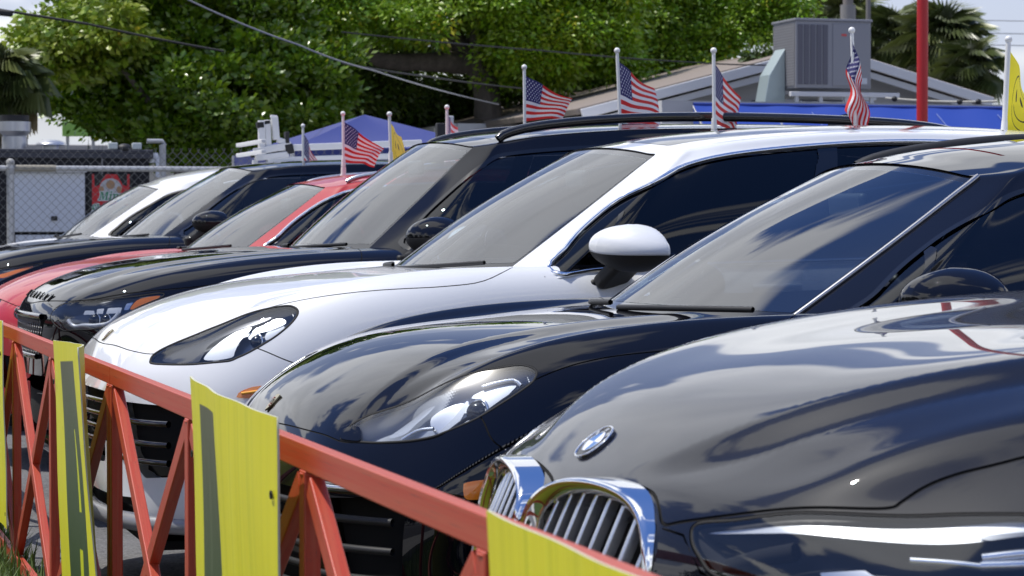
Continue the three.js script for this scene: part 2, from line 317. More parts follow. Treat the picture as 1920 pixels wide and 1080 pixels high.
const curve = K => t => { // piecewise smooth key curve [[t, ...values]]
  let i = 0; while (i < K.length - 2 && t > K[i + 1][0]) i++;
  const a = K[i], b = K[i + 1], f = clamp((t - a[0]) / (b[0] - a[0])), g = (k, i0) => { const p = K[Math.max(i0 - 1, 0)], q = K[Math.min(i0 + 1, K.length - 1)]; return (q[k] - p[k]) / ((q[0] - p[0]) || 1); };
  const h = b[0] - a[0], f2 = f * f, f3 = f2 * f;
  return a.slice(1).map((_, k) => { const m0 = g(k + 1, i) * h, m1 = g(k + 1, i + 1) * h; return (2 * f3 - 3 * f2 + 1) * a[k + 1] + (f3 - 2 * f2 + f) * m0 + (-2 * f3 + 3 * f2) * b[k + 1] + (f3 - f2) * m1; });
};
const SPEC = {
  cay: { pos: [1.05, 0, -9.698], lines: TALL, len: 4.92, warp: (s, y, w) => [s + .03 * sstep(.4, .05, s) * (1 - sstep(.35, .62, w)), y + sstep(.55, .9, y) * .015, w],
    cab: { wb: [1.50, 1.155, .705], wt: [2.07, 1.560, .605], wtc: [2.005, 1.60, 0], wbc: [1.255, 1.135, 0], belt: [[1.56, 1.125], [4.62, 1.20]], beltW: t => .895 - .10 * t * t * t,
      cant: curve([[0, 2.12, 1.565, .655], [.1, 2.35, 1.605, .67], [.3, 2.80, 1.64, .68], [.6, 3.45, 1.635, .665], [.85, 4.05, 1.59, .635], [1, 4.45, 1.53, .60]]),
      crown: curve([[0, 2.055, 1.607, 0], [.1, 2.29, 1.648, 0], [.3, 2.75, 1.685, 0], [.6, 3.45, 1.692, 0], [.85, 4.05, 1.65, 0], [1, 4.45, 1.585, 0]]) } },
  mac: { pos: [1.06, 0, -7.012], lines: TALL, len: 4.70, warp: (s, y, w) => [s * .965 + .075 * sstep(.9, .0, s) + .062 * sstep(.75, .05, s), y * .945, w * .965],
    cab: { wb: [1.465, 1.065, .70], wt: [2.04, 1.432, .58], wtc: [1.965, 1.482, 0], wbc: [1.225, 1.07, 0], belt: [[1.53, 1.04], [4.36, 1.13]], beltW: t => .865 - .10 * t * t * t,
      cant: curve([[0, 2.09, 1.435, .625], [.1, 2.30, 1.475, .64], [.3, 2.75, 1.515, .65], [.6, 3.35, 1.505, .635], [.85, 3.90, 1.44, .605], [1, 4.25, 1.37, .57]]),
      crown: curve([[0, 2.015, 1.489, 0], [.1, 2.23, 1.53, 0], [.3, 2.70, 1.57, 0], [.6, 3.35, 1.57, 0], [.85, 3.9, 1.51, 0], [1, 4.25, 1.43, 0]]) } },
  disc: { pos: [1.13, 0, -12.371], lines: BOXY, len: 4.97,
    cab: { wb: [1.51, 1.20, .735], wt: [2.02, 1.662, .64], wtc: [1.95, 1.70, 0], wbc: [1.305, 1.19, 0], belt: [[1.58, 1.16], [4.78, 1.20]], beltW: t => .92 - .05 * t * t * t,
      cant: curve([[0, 2.07, 1.668, .685], [.1, 2.32, 1.71, .70], [.3, 2.8, 1.745, .71], [.6, 3.5, 1.755, .705], [.85, 4.2, 1.745, .69], [1, 4.7, 1.71, .67]]),
      crown: curve([[0, 2.0, 1.708, 0], [.1, 2.25, 1.745, 0], [.3, 2.75, 1.785, 0], [.6, 3.5, 1.80, 0], [.85, 4.2, 1.785, 0], [1, 4.7, 1.745, 0]]) } },
  bmw: { pos: [1.213, 0, -4.264], yaw: .045, lines: BLUNT, len: 4.92,
    cab: { wb: [1.56, 1.19, .73], wt: [2.12, 1.60, .62], wtc: [2.02, 1.645, 0], wbc: [1.38, 1.17, 0], belt: [[1.62, 1.12], [4.66, 1.18]], beltW: t => .905 - .08 * t * t * t,
      cant: curve([[0, 2.17, 1.605, .665], [.1, 2.4, 1.65, .68], [.3, 2.85, 1.69, .69], [.6, 3.5, 1.69, .68], [.85, 4.1, 1.65, .66], [1, 4.55, 1.60, .63]]),
      crown: curve([[0, 2.07, 1.652, 0], [.1, 2.33, 1.69, 0], [.3, 2.8, 1.735, 0], [.6, 3.5, 1.745, 0], [.85, 4.1, 1.71, 0], [1, 4.55, 1.66, 0]]) } },
  red: { pos: [1.10, 0, -15.1], lines: TALL, len: 4.68, warp: (s, y, w) => [s * .98, y + sstep(.55, .9, y) * .02, w * .97],
    cab: { wb: [1.48, 1.175, .70], wt: [1.95, 1.515, .58], wtc: [1.89, 1.545, 0], wbc: [1.245, 1.155, 0], belt: [[1.54, 1.13], [4.4, 1.18]], beltW: t => .875 - .10 * t * t * t,
      cant: curve([[0, 2.0, 1.52, .625], [.1, 2.22, 1.555, .64], [.3, 2.7, 1.58, .65], [.6, 3.3, 1.575, .64], [.85, 3.9, 1.54, .61], [1, 4.3, 1.49, .58]]),
      crown: curve([[0, 1.94, 1.555, 0], [.1, 2.16, 1.592, 0], [.3, 2.65, 1.625, 0], [.6, 3.3, 1.625, 0], [.85, 3.9, 1.59, 0], [1, 4.3, 1.53, 0]]) } },
  rr: { pos: [1.10, 0, -17.8], lines: BOXY, len: 4.88, warp: (s, y, w) => [s, y + sstep(.6, 1.0, y) * .03, w],
    cab: { wb: [1.41, 1.225, .735], wt: [2.02, 1.66, .64], wtc: [1.95, 1.695, 0], wbc: [1.24, 1.215, 0], belt: [[1.48, 1.19], [4.6, 1.24]], beltW: t => .915 - .06 * t * t * t,
      cant: curve([[0, 2.07, 1.665, .685], [.1, 2.3, 1.69, .695], [.3, 2.8, 1.705, .70], [.6, 3.5, 1.69, .69], [.85, 4.1, 1.66, .67], [1, 4.5, 1.62, .65]]),
      crown: curve([[0, 2.0, 1.702, 0], [.1, 2.24, 1.73, 0], [.3, 2.75, 1.75, 0], [.6, 3.5, 1.74, 0], [.85, 4.1, 1.71, 0], [1, 4.5, 1.665, 0]]) } },
  van: { pos: [1.10, 0, -20.45], lines: TALL, len: 4.75, warp: (s, y, w) => [s * .93, y + sstep(.5, 1.0, y) * .06, w * .92],
    cab: { wb: [1.28, 1.225, .71], wt: [1.80, 1.575, .62], wtc: [1.72, 1.61, 0], wbc: [1.12, 1.20, 0], belt: [[1.34, 1.19], [4.6, 1.16]], beltW: t => .845,
      cant: curve([[0, 1.86, 1.585, .66], [.1, 2.1, 1.65, .69], [.3, 2.6, 1.715, .72], [.6, 3.4, 1.74, .725], [.85, 4.2, 1.73, .72], [1, 4.68, 1.70, .71]]),
      crown: curve([[0, 1.78, 1.62, 0], [.1, 2.03, 1.70, 0], [.3, 2.55, 1.775, 0], [.6, 3.4, 1.81, 0], [.85, 4.2, 1.80, 0], [1, 4.68, 1.765, 0]]) } },
};
for (const k of Object.keys(SPEC)) {
  const sp = SPEC[k]; sp.body = bodyNet(sp); sp.cabn = cabNet(sp.cab);
  if (k === 'bmw') sp.body.disp = (u, v) => { if (u < 2.4 || u > 9 || v > 5.5) return 0; const f = sstep(2.6, 3.9, u) * (1 - sstep(7.2, 8.8, u)), c = 1.30 + .55 * (Math.min(u, 6.2) - 3.6) + .35 * Math.max(0, u - 6.2) * .3, z = 2.45 + .40 * (Math.min(u, 6.5) - 3.95); return f * (-.026 * sstep(c - .05, c + .42, v) + .014 * Math.exp(-(((v - z - .55) / .38) ** 2))); };
  if (k === 'mac') sp.body.disp = (u, v) => { if (u < 2.6 || u > 9 || v > 6) return 0; const f = sstep(2.8, 4.0, u) * (1 - sstep(7.0, 8.4, u)), c = 2.55 - .42 * (Math.min(u, 6.6) - 4.0); return f * (-.013 * sstep(c - .22, c + .28, v) + .010 * Math.exp(-(((v - 4.15) / .42) ** 2)) - .007 * Math.exp(-(((v - 3.3) / .35) ** 2))); };
  if (k === 'cay') sp.body.disp = (u, v) => { if (u < 2.8 || u > 9 || v > 5) return 0; const f = sstep(3.0, 4.2, u) * (1 - sstep(7.0, 8.4, u)); return f * -.008 * sstep(2.1, 2.6, v) * (1 - sstep(3.2, 4.2, v)); };
  if (k === 'disc') sp.body.disp = (u, v) => { if (u < 3 || u > 9 || v > 5) return 0; const f = sstep(3.2, 4.4, u) * (1 - sstep(7.2, 8.6, u)); return f * -.010 * sstep(2.0, 2.5, v) * (1 - sstep(3.4, 4.3, v)); };
  if (sp.body.pn(10, 6.5)[1].z < 0) sp.body.flip = true;
  if (sp.cabn.pn(6, 2)[1].z < 0) sp.cabn.flip = true;
}
/* ---------- car materials ---------- */
const coatMap = tex(512, 512, (x, y) => { const n = fbm(x / 34, y / 34, 4, 61), d = fbm(x / 5, y / 5, 2, 62); const v = 0.25 + 0.5 * sstep(.45, .75, n) + 0.35 * sstep(.62, .8, d); return [v, v, v]; });
coatMap.repeat.set(1.7, 1.7);
const M = {
  white: paint([.77, .785, .80], { roughness: .5 }),
  vanWhite: paint([.74, .745, .75], { roughness: .5 }),
  black: paint([.0035, .0035, .006], { roughness: .6, specularIntensity: 0, clearcoatRoughness: .022, clearcoatRoughnessMap: coatMap }),
  black2: paint([.004, .004, .0065], { roughness: .6, specularIntensity: 0, clearcoatRoughness: .022, clearcoatRoughnessMap: coatMap }),
  navy: paint([.004, .005, .011], { roughness: .4, specularIntensity: .12, clearcoatRoughness: .018, clearcoatRoughnessMap: coatMap }),
  red: paint([.42, .004, .010], { roughness: .45, clearcoat: .6 }),
  gap: std([.002, .002, .002], .95),
  trim: std([.012, .012, .013], .55),
  gloss: phy([.006, .006, .007], { roughness: .12, clearcoat: .6, clearcoatRoughness: .03 }),
  rubber: std([.018, .018, .018], .8),
  chrome: std([.88, .89, .90], .07, 1),
  satin: std([.62, .63, .65], .28, 1),
  silver: std([.75, .77, .80], .22, .9),
  pale: std([.60, .62, .65], .35, .3),
  mellow: std([.40, .42, .46], .42, .5),
  oldLens: glass([.90, .93, .97], { ior: 1.7, roughness: .2 }),
  mesh: std([.16, .16, .165], .35, .8),
  bowl: std([.17, .18, .20], .30, .6),
  haze: std([.34, .36, .40], .36, .75),
  amber: phy([.80, .22, .012], { roughness: .12, clearcoat: 1 }),
  shield: glass([.70, .82, .86], { ior: 2.5 }),
  tint: glass([.10, .105, .115], { ior: 1.6 }),
  tintDark: glass([.035, .036, .045]),
  lens: glass([.96, .98, 1], { ior: 1.75 }),
  smoke: glass([.78, .80, .83], { ior: 1.6 }),
  cabin: std([.022, .022, .024], .75),
  seat: std([.03, .03, .032], .6),
  dash: std([.02, .02, .022], .65),
  lining: std([.25, .245, .235], .9),
  rim: std([.45, .46, .48], .3, .9),
  gold: std([.42, .36, .22], .3, .9),
};
function distTo(pts) {
  let b = new THREE.Box3().setFromPoints(pts).expandByScalar(.12);
  return (x, y, z) => {
    if (x < b.min.x || x > b.max.x || y < b.min.y || y > b.max.y || z < b.min.z || z > b.max.z) return .1;
    let d = 1e9;
    for (let i = 0; i < pts.length - 1; i++) {
      const a = pts[i], c = pts[i + 1], ex = c.x - a.x, ey = c.y - a.y, ez = c.z - a.z, wx = x - a.x, wy = y - a.y, wz = z - a.z;
      const t = clamp((wx * ex + wy * ey + wz * ez) / (ex * ex + ey * ey + ez * ez || 1e-12)); const q = (wx - ex * t) ** 2 + (wy - ey * t) ** 2 + (wz - ez * t) ** 2; if (q < d) d = q;
    }
    return Math.min(Math.sqrt(d), .1);
  };
}
class Shell { // half of a car surface from which panels are cut
  constructor(net, us, vs) { this.net = net; this.S = net.mesh(us, vs); this.lines = []; }
  pts(cut, off = 0) { return cut.map(([u, v]) => { const [p, n] = this.net.pn(u, Math.max(v, 0)); return p.addScaledVector(n, off); }); }
  // cut: open run of uv points (smoothed); close: further corners; gap in metres
  take(cut, close, gap = .0022, o = {}) {
    const c = o.sharp ? cut : smooth2(cut, !close, o.n || 6); const poly = close ? [...c, ...close] : c, f = sdPoly(poly);
    const run = close ? c : [...c, c[0]];
    let inn = clipS(this.S, f), out = clipS(this.S, (u, v) => -f(u, v));
    const p3 = this.pts(run);
    if (gap > 0) { const d = distTo(p3), g = (u, v, x, y, z) => d(x, y, z) - gap; inn = clipS(inn, g); out = clipS(out, g); if (!o.noLine) this.lines.push(tube(this.pts(run, -gap - .0045), gap + .003, !close, 5)); }
    this.S = out; inn.dist = distTo(p3); inn.run = run; return inn;
  }
  drop(f) { this.S = clipS(this.S, (...a) => -f(...a)); }
  // a copy of an inner region laid at a depth below the surface
  inlay(poly, depth, smooth = true, nu = 0) { const c = smooth ? smooth2(poly, true, 6) : poly, f = sdPoly(c); return offS(clipS(this.whole || (this.whole = this.S0), f), -depth); }
}
const both = S => geoS(joinS(S, mirrorS(S)));
const UV = (lo, hi, n) => steps([[lo, hi, n]]);
function windscreen(cab, c, n = 22, m = 16) {
  const E = b => cab.at(0, vPil(b)), Tp = x => cab.at(0, vTop(1 - x)), wmax = c.wt[2];
  const Bm = x => { const f = clamp(Tp(x)[2] / Tp(1)[2]); return [lerp(c.wbc[0], c.wb[0], f * f), lerp(c.wbc[1], c.wb[1], f * f), c.wb[2] * f]; };
  const C = b => [lerp(c.wbc[0], c.wtc[0], b) - .018 * Math.sin(Math.PI * b), lerp(c.wbc[1], c.wtc[1], b) + .02 * Math.sin(Math.PI * b), 0];
  const P = (x, b) => { const e = E(b), ct = C(b), t = Tp(x), bo = Bm(x), c00 = C(0), c10 = E(0), c01 = C(1), c11 = E(1); const k = x * x; return [0, 1, 2].map(i => { const h = i === 2 ? x : k; return (1 - h) * ct[i] + h * e[i] + (1 - b) * bo[i] + b * t[i] - ((1 - h) * (1 - b) * c00[i] + h * (1 - b) * c10[i] + (1 - h) * b * c01[i] + h * b * c11[i]); }); };
  const S = { P: [], N: [], U: [], I: [] };
  for (let i = 0; i <= n; i++) for (let j = 0; j <= m; j++) { const x = i / n, b = j / m; S.P.push(...P(x, b)); S.U.push(x, b); }
  for (let i = 0; i < n; i++) for (let j = 0; j < m; j++) { const a = i * (m + 1) + j, q = a + 1, r = a + m + 1, t = r + 1; S.I.push(a, q, r, q, t, r); }
  const J = joinS(S, S); // normals over the mirrored whole
  const g = new THREE.BufferGeometry(); const Q = S.P.slice(); for (let i = 2; i < Q.length; i += 3) Q[i] = -Q[i];
  g.setAttribute('position', new THREE.Float32BufferAttribute([...S.P, ...Q], 3)); const k = S.P.length / 3; g.setIndex([...S.I, ...S.I.map((_, i, a) => a[i - i % 3 + [0, 2, 1][i % 3]] + k)]);
  g.computeVertexNormals(); const nn = g.attributes.normal.array; for (let i = 0; i < k; i++) { let q = [nn[3 * i], nn[3 * i + 1], nn[3 * i + 2]]; if (i <= m) q[2] = 0; const l = Math.hypot(...q); const s = q[1] < 0 ? -1 : 1; S.N.push(s * q[0] / l, s * q[1] / l, s * q[2] / l); }
  return offS(S, -.004);
}
function wheelParts(g, x, z, R, side) {
  const W = .25, prof = [[R * .60, -W / 2], [R * .86, -W / 2], [R * .97, -W * .42], [R, -W * .3], [R, W * .3], [R * .97, W * .42], [R * .86, W / 2], [R * .66, W / 2], [R * .62, W * .40]].map(p => new THREE.Vector2(p[0], p[1]));
  const t = new THREE.LatheGeometry(prof, 40); t.rotateX(Math.PI / 2); if (side < 0) t.rotateX(Math.PI); t.translate(x, R, z);
  const w = part('wheel', t, M.rubber, g); const L = [];
  const rim = new THREE.LatheGeometry([[R * .62, .10], [R * .60, .08], [R * .57, -.06]].map(p => new THREE.Vector2(...p)), 40); rim.rotateX(Math.PI / 2); L.push(rim);
  const hub = new THREE.CylinderGeometry(.07, .08, .05, 20); hub.rotateX(Math.PI / 2); hub.translate(0, 0, .055); L.push(hub);
  for (let i = 0; i < 10; i++) { const a = (i + (i % 2 ? -.13 : .13)) * Math.PI / 5; L.push(bar([Math.cos(a) * .06, Math.sin(a) * .06, .06], [Math.cos(a) * R * .6, Math.sin(a) * R * .6, .075], .035, .03, .006, [0, 0, 1])); }
  const rg = merge(L); if (side < 0) rg.rotateX(Math.PI); rg.translate(x, R, z); part('rim', rg, M.rim, w);
  const dg = new THREE.CylinderGeometry(R * .42, R * .42, .03, 28); dg.rotateX(Math.PI / 2); dg.translate(x, R, z - side * .02); part('brake_disc', dg, M.satin, w);
}
function mirrorParts(g, side, c, d, top, low, opt = {}) {
  const split = opt.split ?? -.12;
  const mk = (lo, hi) => {
    const G = new THREE.SphereGeometry(1, 40, 28), P = G.attributes.position; 
    for (let i = 0; i < P.count; i++) {
      let x = P.getX(i), y = P.getY(i), z = P.getZ(i);
      const e = opt.e || .95, sg = v => Math.sign(v) * Math.pow(Math.abs(v), e); x = sg(x); y = sg(y); z = sg(z);
      if (x > .45) x = .45 + (x - .45) * .25; y = clamp(y, lo, hi);
      const taper = 1 - .28 * (1 - z) / 2; y *= z > 0 ? 1 - .30 * z * z : taper + .12;
      P.setXYZ(i, c[0] + x * d[0] + z * d[3], c[1] + y * d[1] + z * (opt.tilt || 0), side * (c[2] + z * d[2]));
    }
    G.computeVertexNormals(); return G;
  };
  const h = part('mirror', mk(split, 1), top, g);
  part('mirror_base', mk(-1, split - .01).translate(0, 0, 0), low, h);
  const face = new THREE.SphereGeometry(1, 24, 16); face.scale(.006, d[1] * .78, d[2] * .82); face.rotateY(-side * Math.atan2(d[3], d[2])); face.translate(c[0] + d[0] * .57, c[1], side * c[2]); part('mirror_glass', face, M.chrome, h);
  const f = opt.foot || [c[0] - .06, c[1] - .12, c[2] - d[2] - .05];
  const B = bar([f[0], f[1], side * f[2]], [c[0] - .0, c[1] - d[1] * .5, side * (c[2] - d[2] * .2)], .13, .055, .02); part('mirror_foot', merge([B, box(.13, .07, .05, f[0] - .0, f[1] - .015, side * f[2], .015)]), low, h);
}
function cabin(g, c, roofY) { // seats, dash, wheel: what shows through the screens
  const y = c.wb[1], s0 = c.wb[0];
  part('dashboard', merge([box(.55, .16, 1.38, s0 + .0, y - .13, 0, .05), box(.34, .10, .42, s0 + .1, y - .085, .37, .045), box(.3, .45, .26, s0 + .35, y - .42, 0, .04)]), M.dash, g);
  for (const z of [.38, -.38]) {
    const s = s0 + 1.02; const b = new RoundedBoxGeometry(.16, .62, .48, 3, .06); b.rotateZ(-.26); b.translate(s + .1, y - .12, z);
    const q = part('seat', merge([b, box(.5, .16, .5, s - .2, y - .47, z, .06)]), M.seat, g); const h = new RoundedBoxGeometry(.10, .18, .27, 3, .045); h.rotateZ(-.2); h.translate(s + .22, y + .29, z); part('headrest', merge([h, cyl(.008, .008, .1, s + .2, y + .19, z - .05), cyl(.008, .008, .1, s + .2, y + .19, z + .05)]), M.seat, q);
  }
  { const b = new RoundedBoxGeometry(.16, .6, 1.3, 3, .06); b.rotateZ(-.3); b.translate(s0 + 2.0, y - .14, 0); part('rear_seat', b, M.seat, g); }
  const w = new THREE.TorusGeometry(.185, .016, 10, 36); w.rotateY(Math.PI / 2); w.rotateZ(.42); w.translate(s0 + .46, y - .05, .38); const sp = box(.03, .12, .34, s0 + .47, y - .06, .38, .02); part('steering_wheel', merge([w, sp]), M.trim, g);
  part('floor', box(3.1, .05, 1.5, s0 + 1.4, y - .72, 0), M.cabin, g);
  const mg = new RoundedBoxGeometry(.03, .07, .24, 2, .015); mg.rotateZ(.1); mg.translate(c.wtc[0] - .04, c.wtc[1] - .12, 0); part('interior_mirror', merge([mg, cyl(.012, .012, .08, c.wtc[0] - .03, c.wtc[1] - .07, 0, 8)]), M.trim, g);
}
// the common shell of a car; o.dlo side window outline, o.split pillars, o.arch front wheel arch
function carShell(k, g, mat, o) {
  const sp = SPEC[k], c = sp.cab, fine = o.fine || 1, L = sp.len;
  const B = new Shell(sp.body, steps([[0, 3, Math.round(34 * fine)], [3, 6, Math.round(44 * fine)], [6, 9, Math.round(24 * fine)], [9, 17, 22]]), steps([[0, 6, Math.round(52 * fine)], [6, 9, Math.round(24 * fine)], [9, 11, Math.round(8 * fine)]]));
  B.S0 = B.S;
  const K = new Shell(sp.cabn, steps([[0, 3, Math.round(16 * fine)], [3, 11, Math.round(32 * fine)]]), steps([[0, 3, Math.round(18 * fine)], [3, 6, Math.round(15 * fine)], [6, 10, Math.round(20 * fine)]]));
  // cabin opening under the glass
  const s1 = c.wbc[0] + .10;
  B.drop((u, v, x, y, z) => Math.min(x - lerp(s1, c.wb[0] + .03, clamp((z / .72) ** 2)), L - .35 - x, .80 - z, y - .70));
  // wheel arches
  const wx = [o.arch[0], o.arch[0] + o.wb], R = o.arch[1], wy = o.wr;
  for (const q of wx) B.drop((u, v, x, y, z) => Math.min(R - Math.hypot(x - q, y - wy), z - .60));
  for (const q of wx) for (const s of [1, -1]) {
    wheelParts(g, q, s * (o.track || .84), o.wr, s);
    const lin = new THREE.CylinderGeometry(R + .015, R + .015, .46, 28, 1, true, 0, Math.PI); lin.rotateX(Math.PI / 2); lin.rotateZ(Math.PI / 2 * 0); lin.translate(q, wy, s * .68); part('wheel_arch_liner', lin, M.gap, g);
    if (o.cladding) { const a = []; for (let i = 0; i <= 16; i++) { const t = Math.PI * i / 16 * 1.1 - .16; a.push([q + Math.cos(t) * R, wy + Math.sin(t) * R, s * o.cladding]); } part('arch_trim', tube(a, .018, false, 8), M.trim, g); }
  }
  return { sp, c, B, K, g };
}
function finishCar(q, mat, o) {
  const { sp, c, B, K, g } = q;
  // doors
  const fd = B.take([[o.door[0], 5.0], [o.door[0], 6.3], [o.door[0] + .05, 7.4], [o.door[0] + .12, 8.5], [o.door[1], 8.6], [o.door[1], 5.0]], [[o.door[1], 4.3], [o.door[0], 4.3]], .0025, { sharp: true });
  const rd = B.take([[o.door[1] + .02, 5.0], [o.door[1] + .02, 8.6], [o.door[2] - .3, 8.5], [o.door[2], 7.2], [o.door[2], 5.0]], [[o.door[2], 4.3], [o.door[1] + .02, 4.3]], .0025, { sharp: true });
  for (const s of [1, -1]) {
    for (const [d, hs] of [[fd, .70], [rd, .78]]) {
      const D = part('door', geoS(s > 0 ? d : mirrorS(d)), mat, g);
      const u = lerp(d === fd ? o.door[0] : o.door[1], d === fd ? o.door[1] : o.door[2], hs), h = B.pts([[u, 5.75], [u + .12, 5.75], [u + .24, 5.75]], .03).map(p => (p.z *= s, p)); h[0].z -= s * .03; h[2].z -= s * .03; part('handle', tube(h, .013, false, 8, 16), o.handle || mat, D);
    }
  }
  part('body', both(B.S), mat, g);
  // upper body
  const mv = P => P.map(([u, v]) => [u, v < 0 ? v : v > 8 ? v + 2 : vOld(v)]);
  const dl = K.take(mv(o.dlo), null, 0); const d = dl.dist;
  const frame = K.S;
  const win = (S, name, m, off) => { for (const s of [1, -1]) part(name, geoS(s > 0 ? offS(S, off) : mirrorS(offS(S, off))), m, g); };
  const tr = o.trimW || .016;
  win(clipS(dl, (u, v, x, y, z) => tr - d(x, y, z)), 'window_trim', o.trim, .003);
  if (o.bead) for (const s of [1, -1]) part('chrome_strip', tube(K.pts(dl.run, .003).map(p => (p.z *= s, p)), o.bead, true, 8, 160), M.chrome, g);
  let gl = clipS(dl, (u, v, x, y, z) => d(x, y, z) - tr);
  for (const p of o.pillars) { const f = sdPoly(mv(p)); win(clipS(gl, f), 'pillar_cover', M.gloss, .001); gl = clipS(gl, (u, v) => -f(u, v)); }
  const cutU = o.pillars[o.pillars.length - 1][0][0];
  win(clipS(gl, (u, v) => cutU + .3 - u + (3.7 - v) * .12), 'front_window', o.tint || M.tint, -.004); win(clipS(gl, (u, v) => u - cutU - .3 - (3.7 - v) * .12), 'rear_window', o.tintRear || M.tintDark, -.004);
  K.S = frame;
  if (o.sunroof) { const R = mv(o.sunroof), s = K.take(R, [[R[R.length - 1][0], 11], [R[0][0], 11]], .003); part('sunroof', both(s), M.gloss, g); }
  part('roof', both(K.S), o.roofMat || mat, g);
  // screens
  const W = windscreen(sp.cabn, c); const bx = o.frit || .045;
  const inside = (u, v) => Math.min((1 - u) * .72 - .022, (v - .0) * .8 - bx, (1 - v) * .8 - .035);
  const ws = part('windscreen', both(clipS(W, inside)), o.shield || M.shield, g); part('frit_border', both(offS(clipS(W, (u, v) => -inside(u, v)), -.0008)), M.gloss, ws);
  // rear closing: from the last row down to the tail
  { const S = { P: [], N: [], U: [], I: [] }, n = 16, r = sp.cabn.R - 1; for (let i = 0; i <= n; i++) { const v = 10 * i / n, p = sp.cabn.at(r, v), bl = [sp.cab.belt[1][0] + .03, sp.cab.belt[1][1] - .02, p[2]]; for (let j = 0; j <= 6; j++) { const t = j / 6; S.P.push(lerp(p[0], bl[0] + .02, t) + .03 * Math.sin(Math.PI * t), lerp(p[1], bl[1], t), lerp(p[2], p[2] * (v > 5 ? 1.15 : 1), t)); S.N.push(.8, .6, 0); S.U.push(v, t); } } for (let i = 0; i < n; i++) for (let j = 0; j < 6; j++) { const a = i * 7 + j; S.I.push(a, a + 1, a + 7, a + 1, a + 8, a + 7); } part('rear_screen', geoS(joinS(S, mirrorS(S)), true), M.gloss, g); }
  // scuttle panel between bonnet and screen
  { const S = { P: [], N: [], U: [], I: [] }, n = 18; for (let i = 0; i <= n; i++) { const x = i / n, z = c.wb[2] * 1.06 * x, s = lerp(c.wbc[0], c.wb[0], x * x); const yy = lerp(c.wbc[1], c.wb[1], x * x); for (const [a, b] of [[-.16, -.055], [-.06, -.03], [.0, -.012], [.03, .004]]) { S.P.push(s + a, yy + b, z); S.N.push(0, 1, 0); S.U.push(x, a); } } for (let i = 0; i < n; i++) for (let j = 0; j < 3; j++) { const a = i * 4 + j; S.I.push(a, a + 1, a + 4, a + 1, a + 5, a + 4); } part('scuttle', geoS(joinS(S, mirrorS(S)), true), M.trim, g);
    for (const [z0, z1] of [[.08, .62], [-.5, .02]]) { const P = []; for (let i = 0; i <= 8; i++) { const z = lerp(z0, z1, i / 8), x = Math.abs(z) / c.wb[2]; P.push([lerp(c.wbc[0], c.wb[0], x * x) - .015, lerp(c.wbc[1], c.wb[1], x * x) + .012 + .012 * (i / 8), z]); } part('wiper', tube(P, .008, false, 6), M.trim, g); } }
  cabin(g, c);
  if (B.lines.length) part('panel_gap', merge([...B.lines, ...B.lines.map(mirG)]), M.gap, g);
  // inner blocks so that light does not leak through the shell
  part('engine_bay', merge([box(.9, .5, 1.0, .85, .62, 0), box(.10, .75, 1.5, c.wb[0] + .05, .62, 0), box(1.0, .06, 1.5, .7, .27, 0)]), M.gap, g);
  part('underbody', box(sp.len - .5, .05, 1.5, sp.len / 2, .235, 0), M.gap, g);
}
// headlamp: glass, dark bowl and gasket; returns the outline field for further inlays
function lamp(q, outline, side2 = true, o = {}) {
  const { B, g } = q; const cut = B.take(outline, null, .0035, { n: 6, noLine: true });
  const us = cut.run.map(p => p[0]), vs = cut.run.map(p => p[1]), fo = sdPoly(cut.run), d = cut.dist;
  let piece = clipS(B.net.mesh(UV(Math.min(...us) - .02, Math.max(...us) + .02, Math.round(84 * (o.res || 1))), UV(Math.min(...vs) - .02, Math.max(...vs) + .02, Math.round(70 * (o.res || 1)))), (u, v) => fo(u, v)); piece = clipS(piece, (u, v, x, y, z) => d(x, y, z) - .003); piece.run = cut.run;
  for (const s of [1, -1]) {
    const m = S => geoS(s > 0 ? S : mirrorS(S));
    const h = part('headlight', m(offS(piece, -.001)), o.glass || M.lens, g);
    part('lamp_bowl', m(offS(piece, (u, v, x, y, z) => -.012 - (o.depth || .05) * sstep(0, .035, d(x, y, z)))), o.bowl || M.bowl, h);
    const rim = tube(B.pts(piece.run, -.003).map(p => (p.z *= s, p)), o.rim ?? .003, true, 6); part('gasket', rim, M.rubber, h);
    for (const [poly, depth, mat, name, sharp] of o.inlays || []) { const f = sdPoly(sharp ? poly : smooth2(poly, true, 5)); const S = clipS(piece, f); if (S.I.length) part(name || 'reflector', m(offS(S, -depth)), mat, h); }
    for (const [path, depth, r, mat, name] of o.tubes || []) part(name || 'light_guide', tube(B.pts(path, -depth).map(p => (p.z *= s, p)), r, false, 8), mat, h);
    for (const [u, v, depth, r, name] of o.eyes || []) { const [p, n] = B.net.pn(u, v); p.addScaledVector(n, -depth); const L = new THREE.SphereGeometry(r, 24, 14, 0, 6.3, 0, 1.3), R = new THREE.TorusGeometry(r * 1.02, r * .14, 10, 30); const dir = new THREE.Vector3(-.85, .15, .5).normalize(); const qn = new THREE.Quaternion().setFromUnitVectors(new THREE.Vector3(0, 1, 0), dir), qz = new THREE.Quaternion().setFromUnitVectors(new THREE.Vector3(0, 0, 1), dir); L.applyQuaternion(qn); R.applyQuaternion(qz); L.translate(p.x, p.y, p.z); R.translate(p.x, p.y, p.z); part('projector_lens', s > 0 ? L : mirG(L), M.gloss, h); part('projector_ring', s > 0 ? R : mirG(R), M.silver, h); }
  }
}
function hole(q, f, depth, mat = M.gap, name = 'air_intake') { // a recess: f(u, v, x, y, z) > 0
  const S = clipS(q.B.S, f); q.B.S = clipS(q.B.S, (...a) => -f(...a)); const D = offS(S, -depth); if (!S.P.length) return; let z = 1e9; for (let i = 2; i < S.P.length; i += 3) z = Math.min(z, S.P[i]); if (z < .02) part(name, both(D), mat, q.g); else { part(name, geoS(D), mat, q.g); part(name, geoS(mirrorS(D)), mat, q.g); }
}
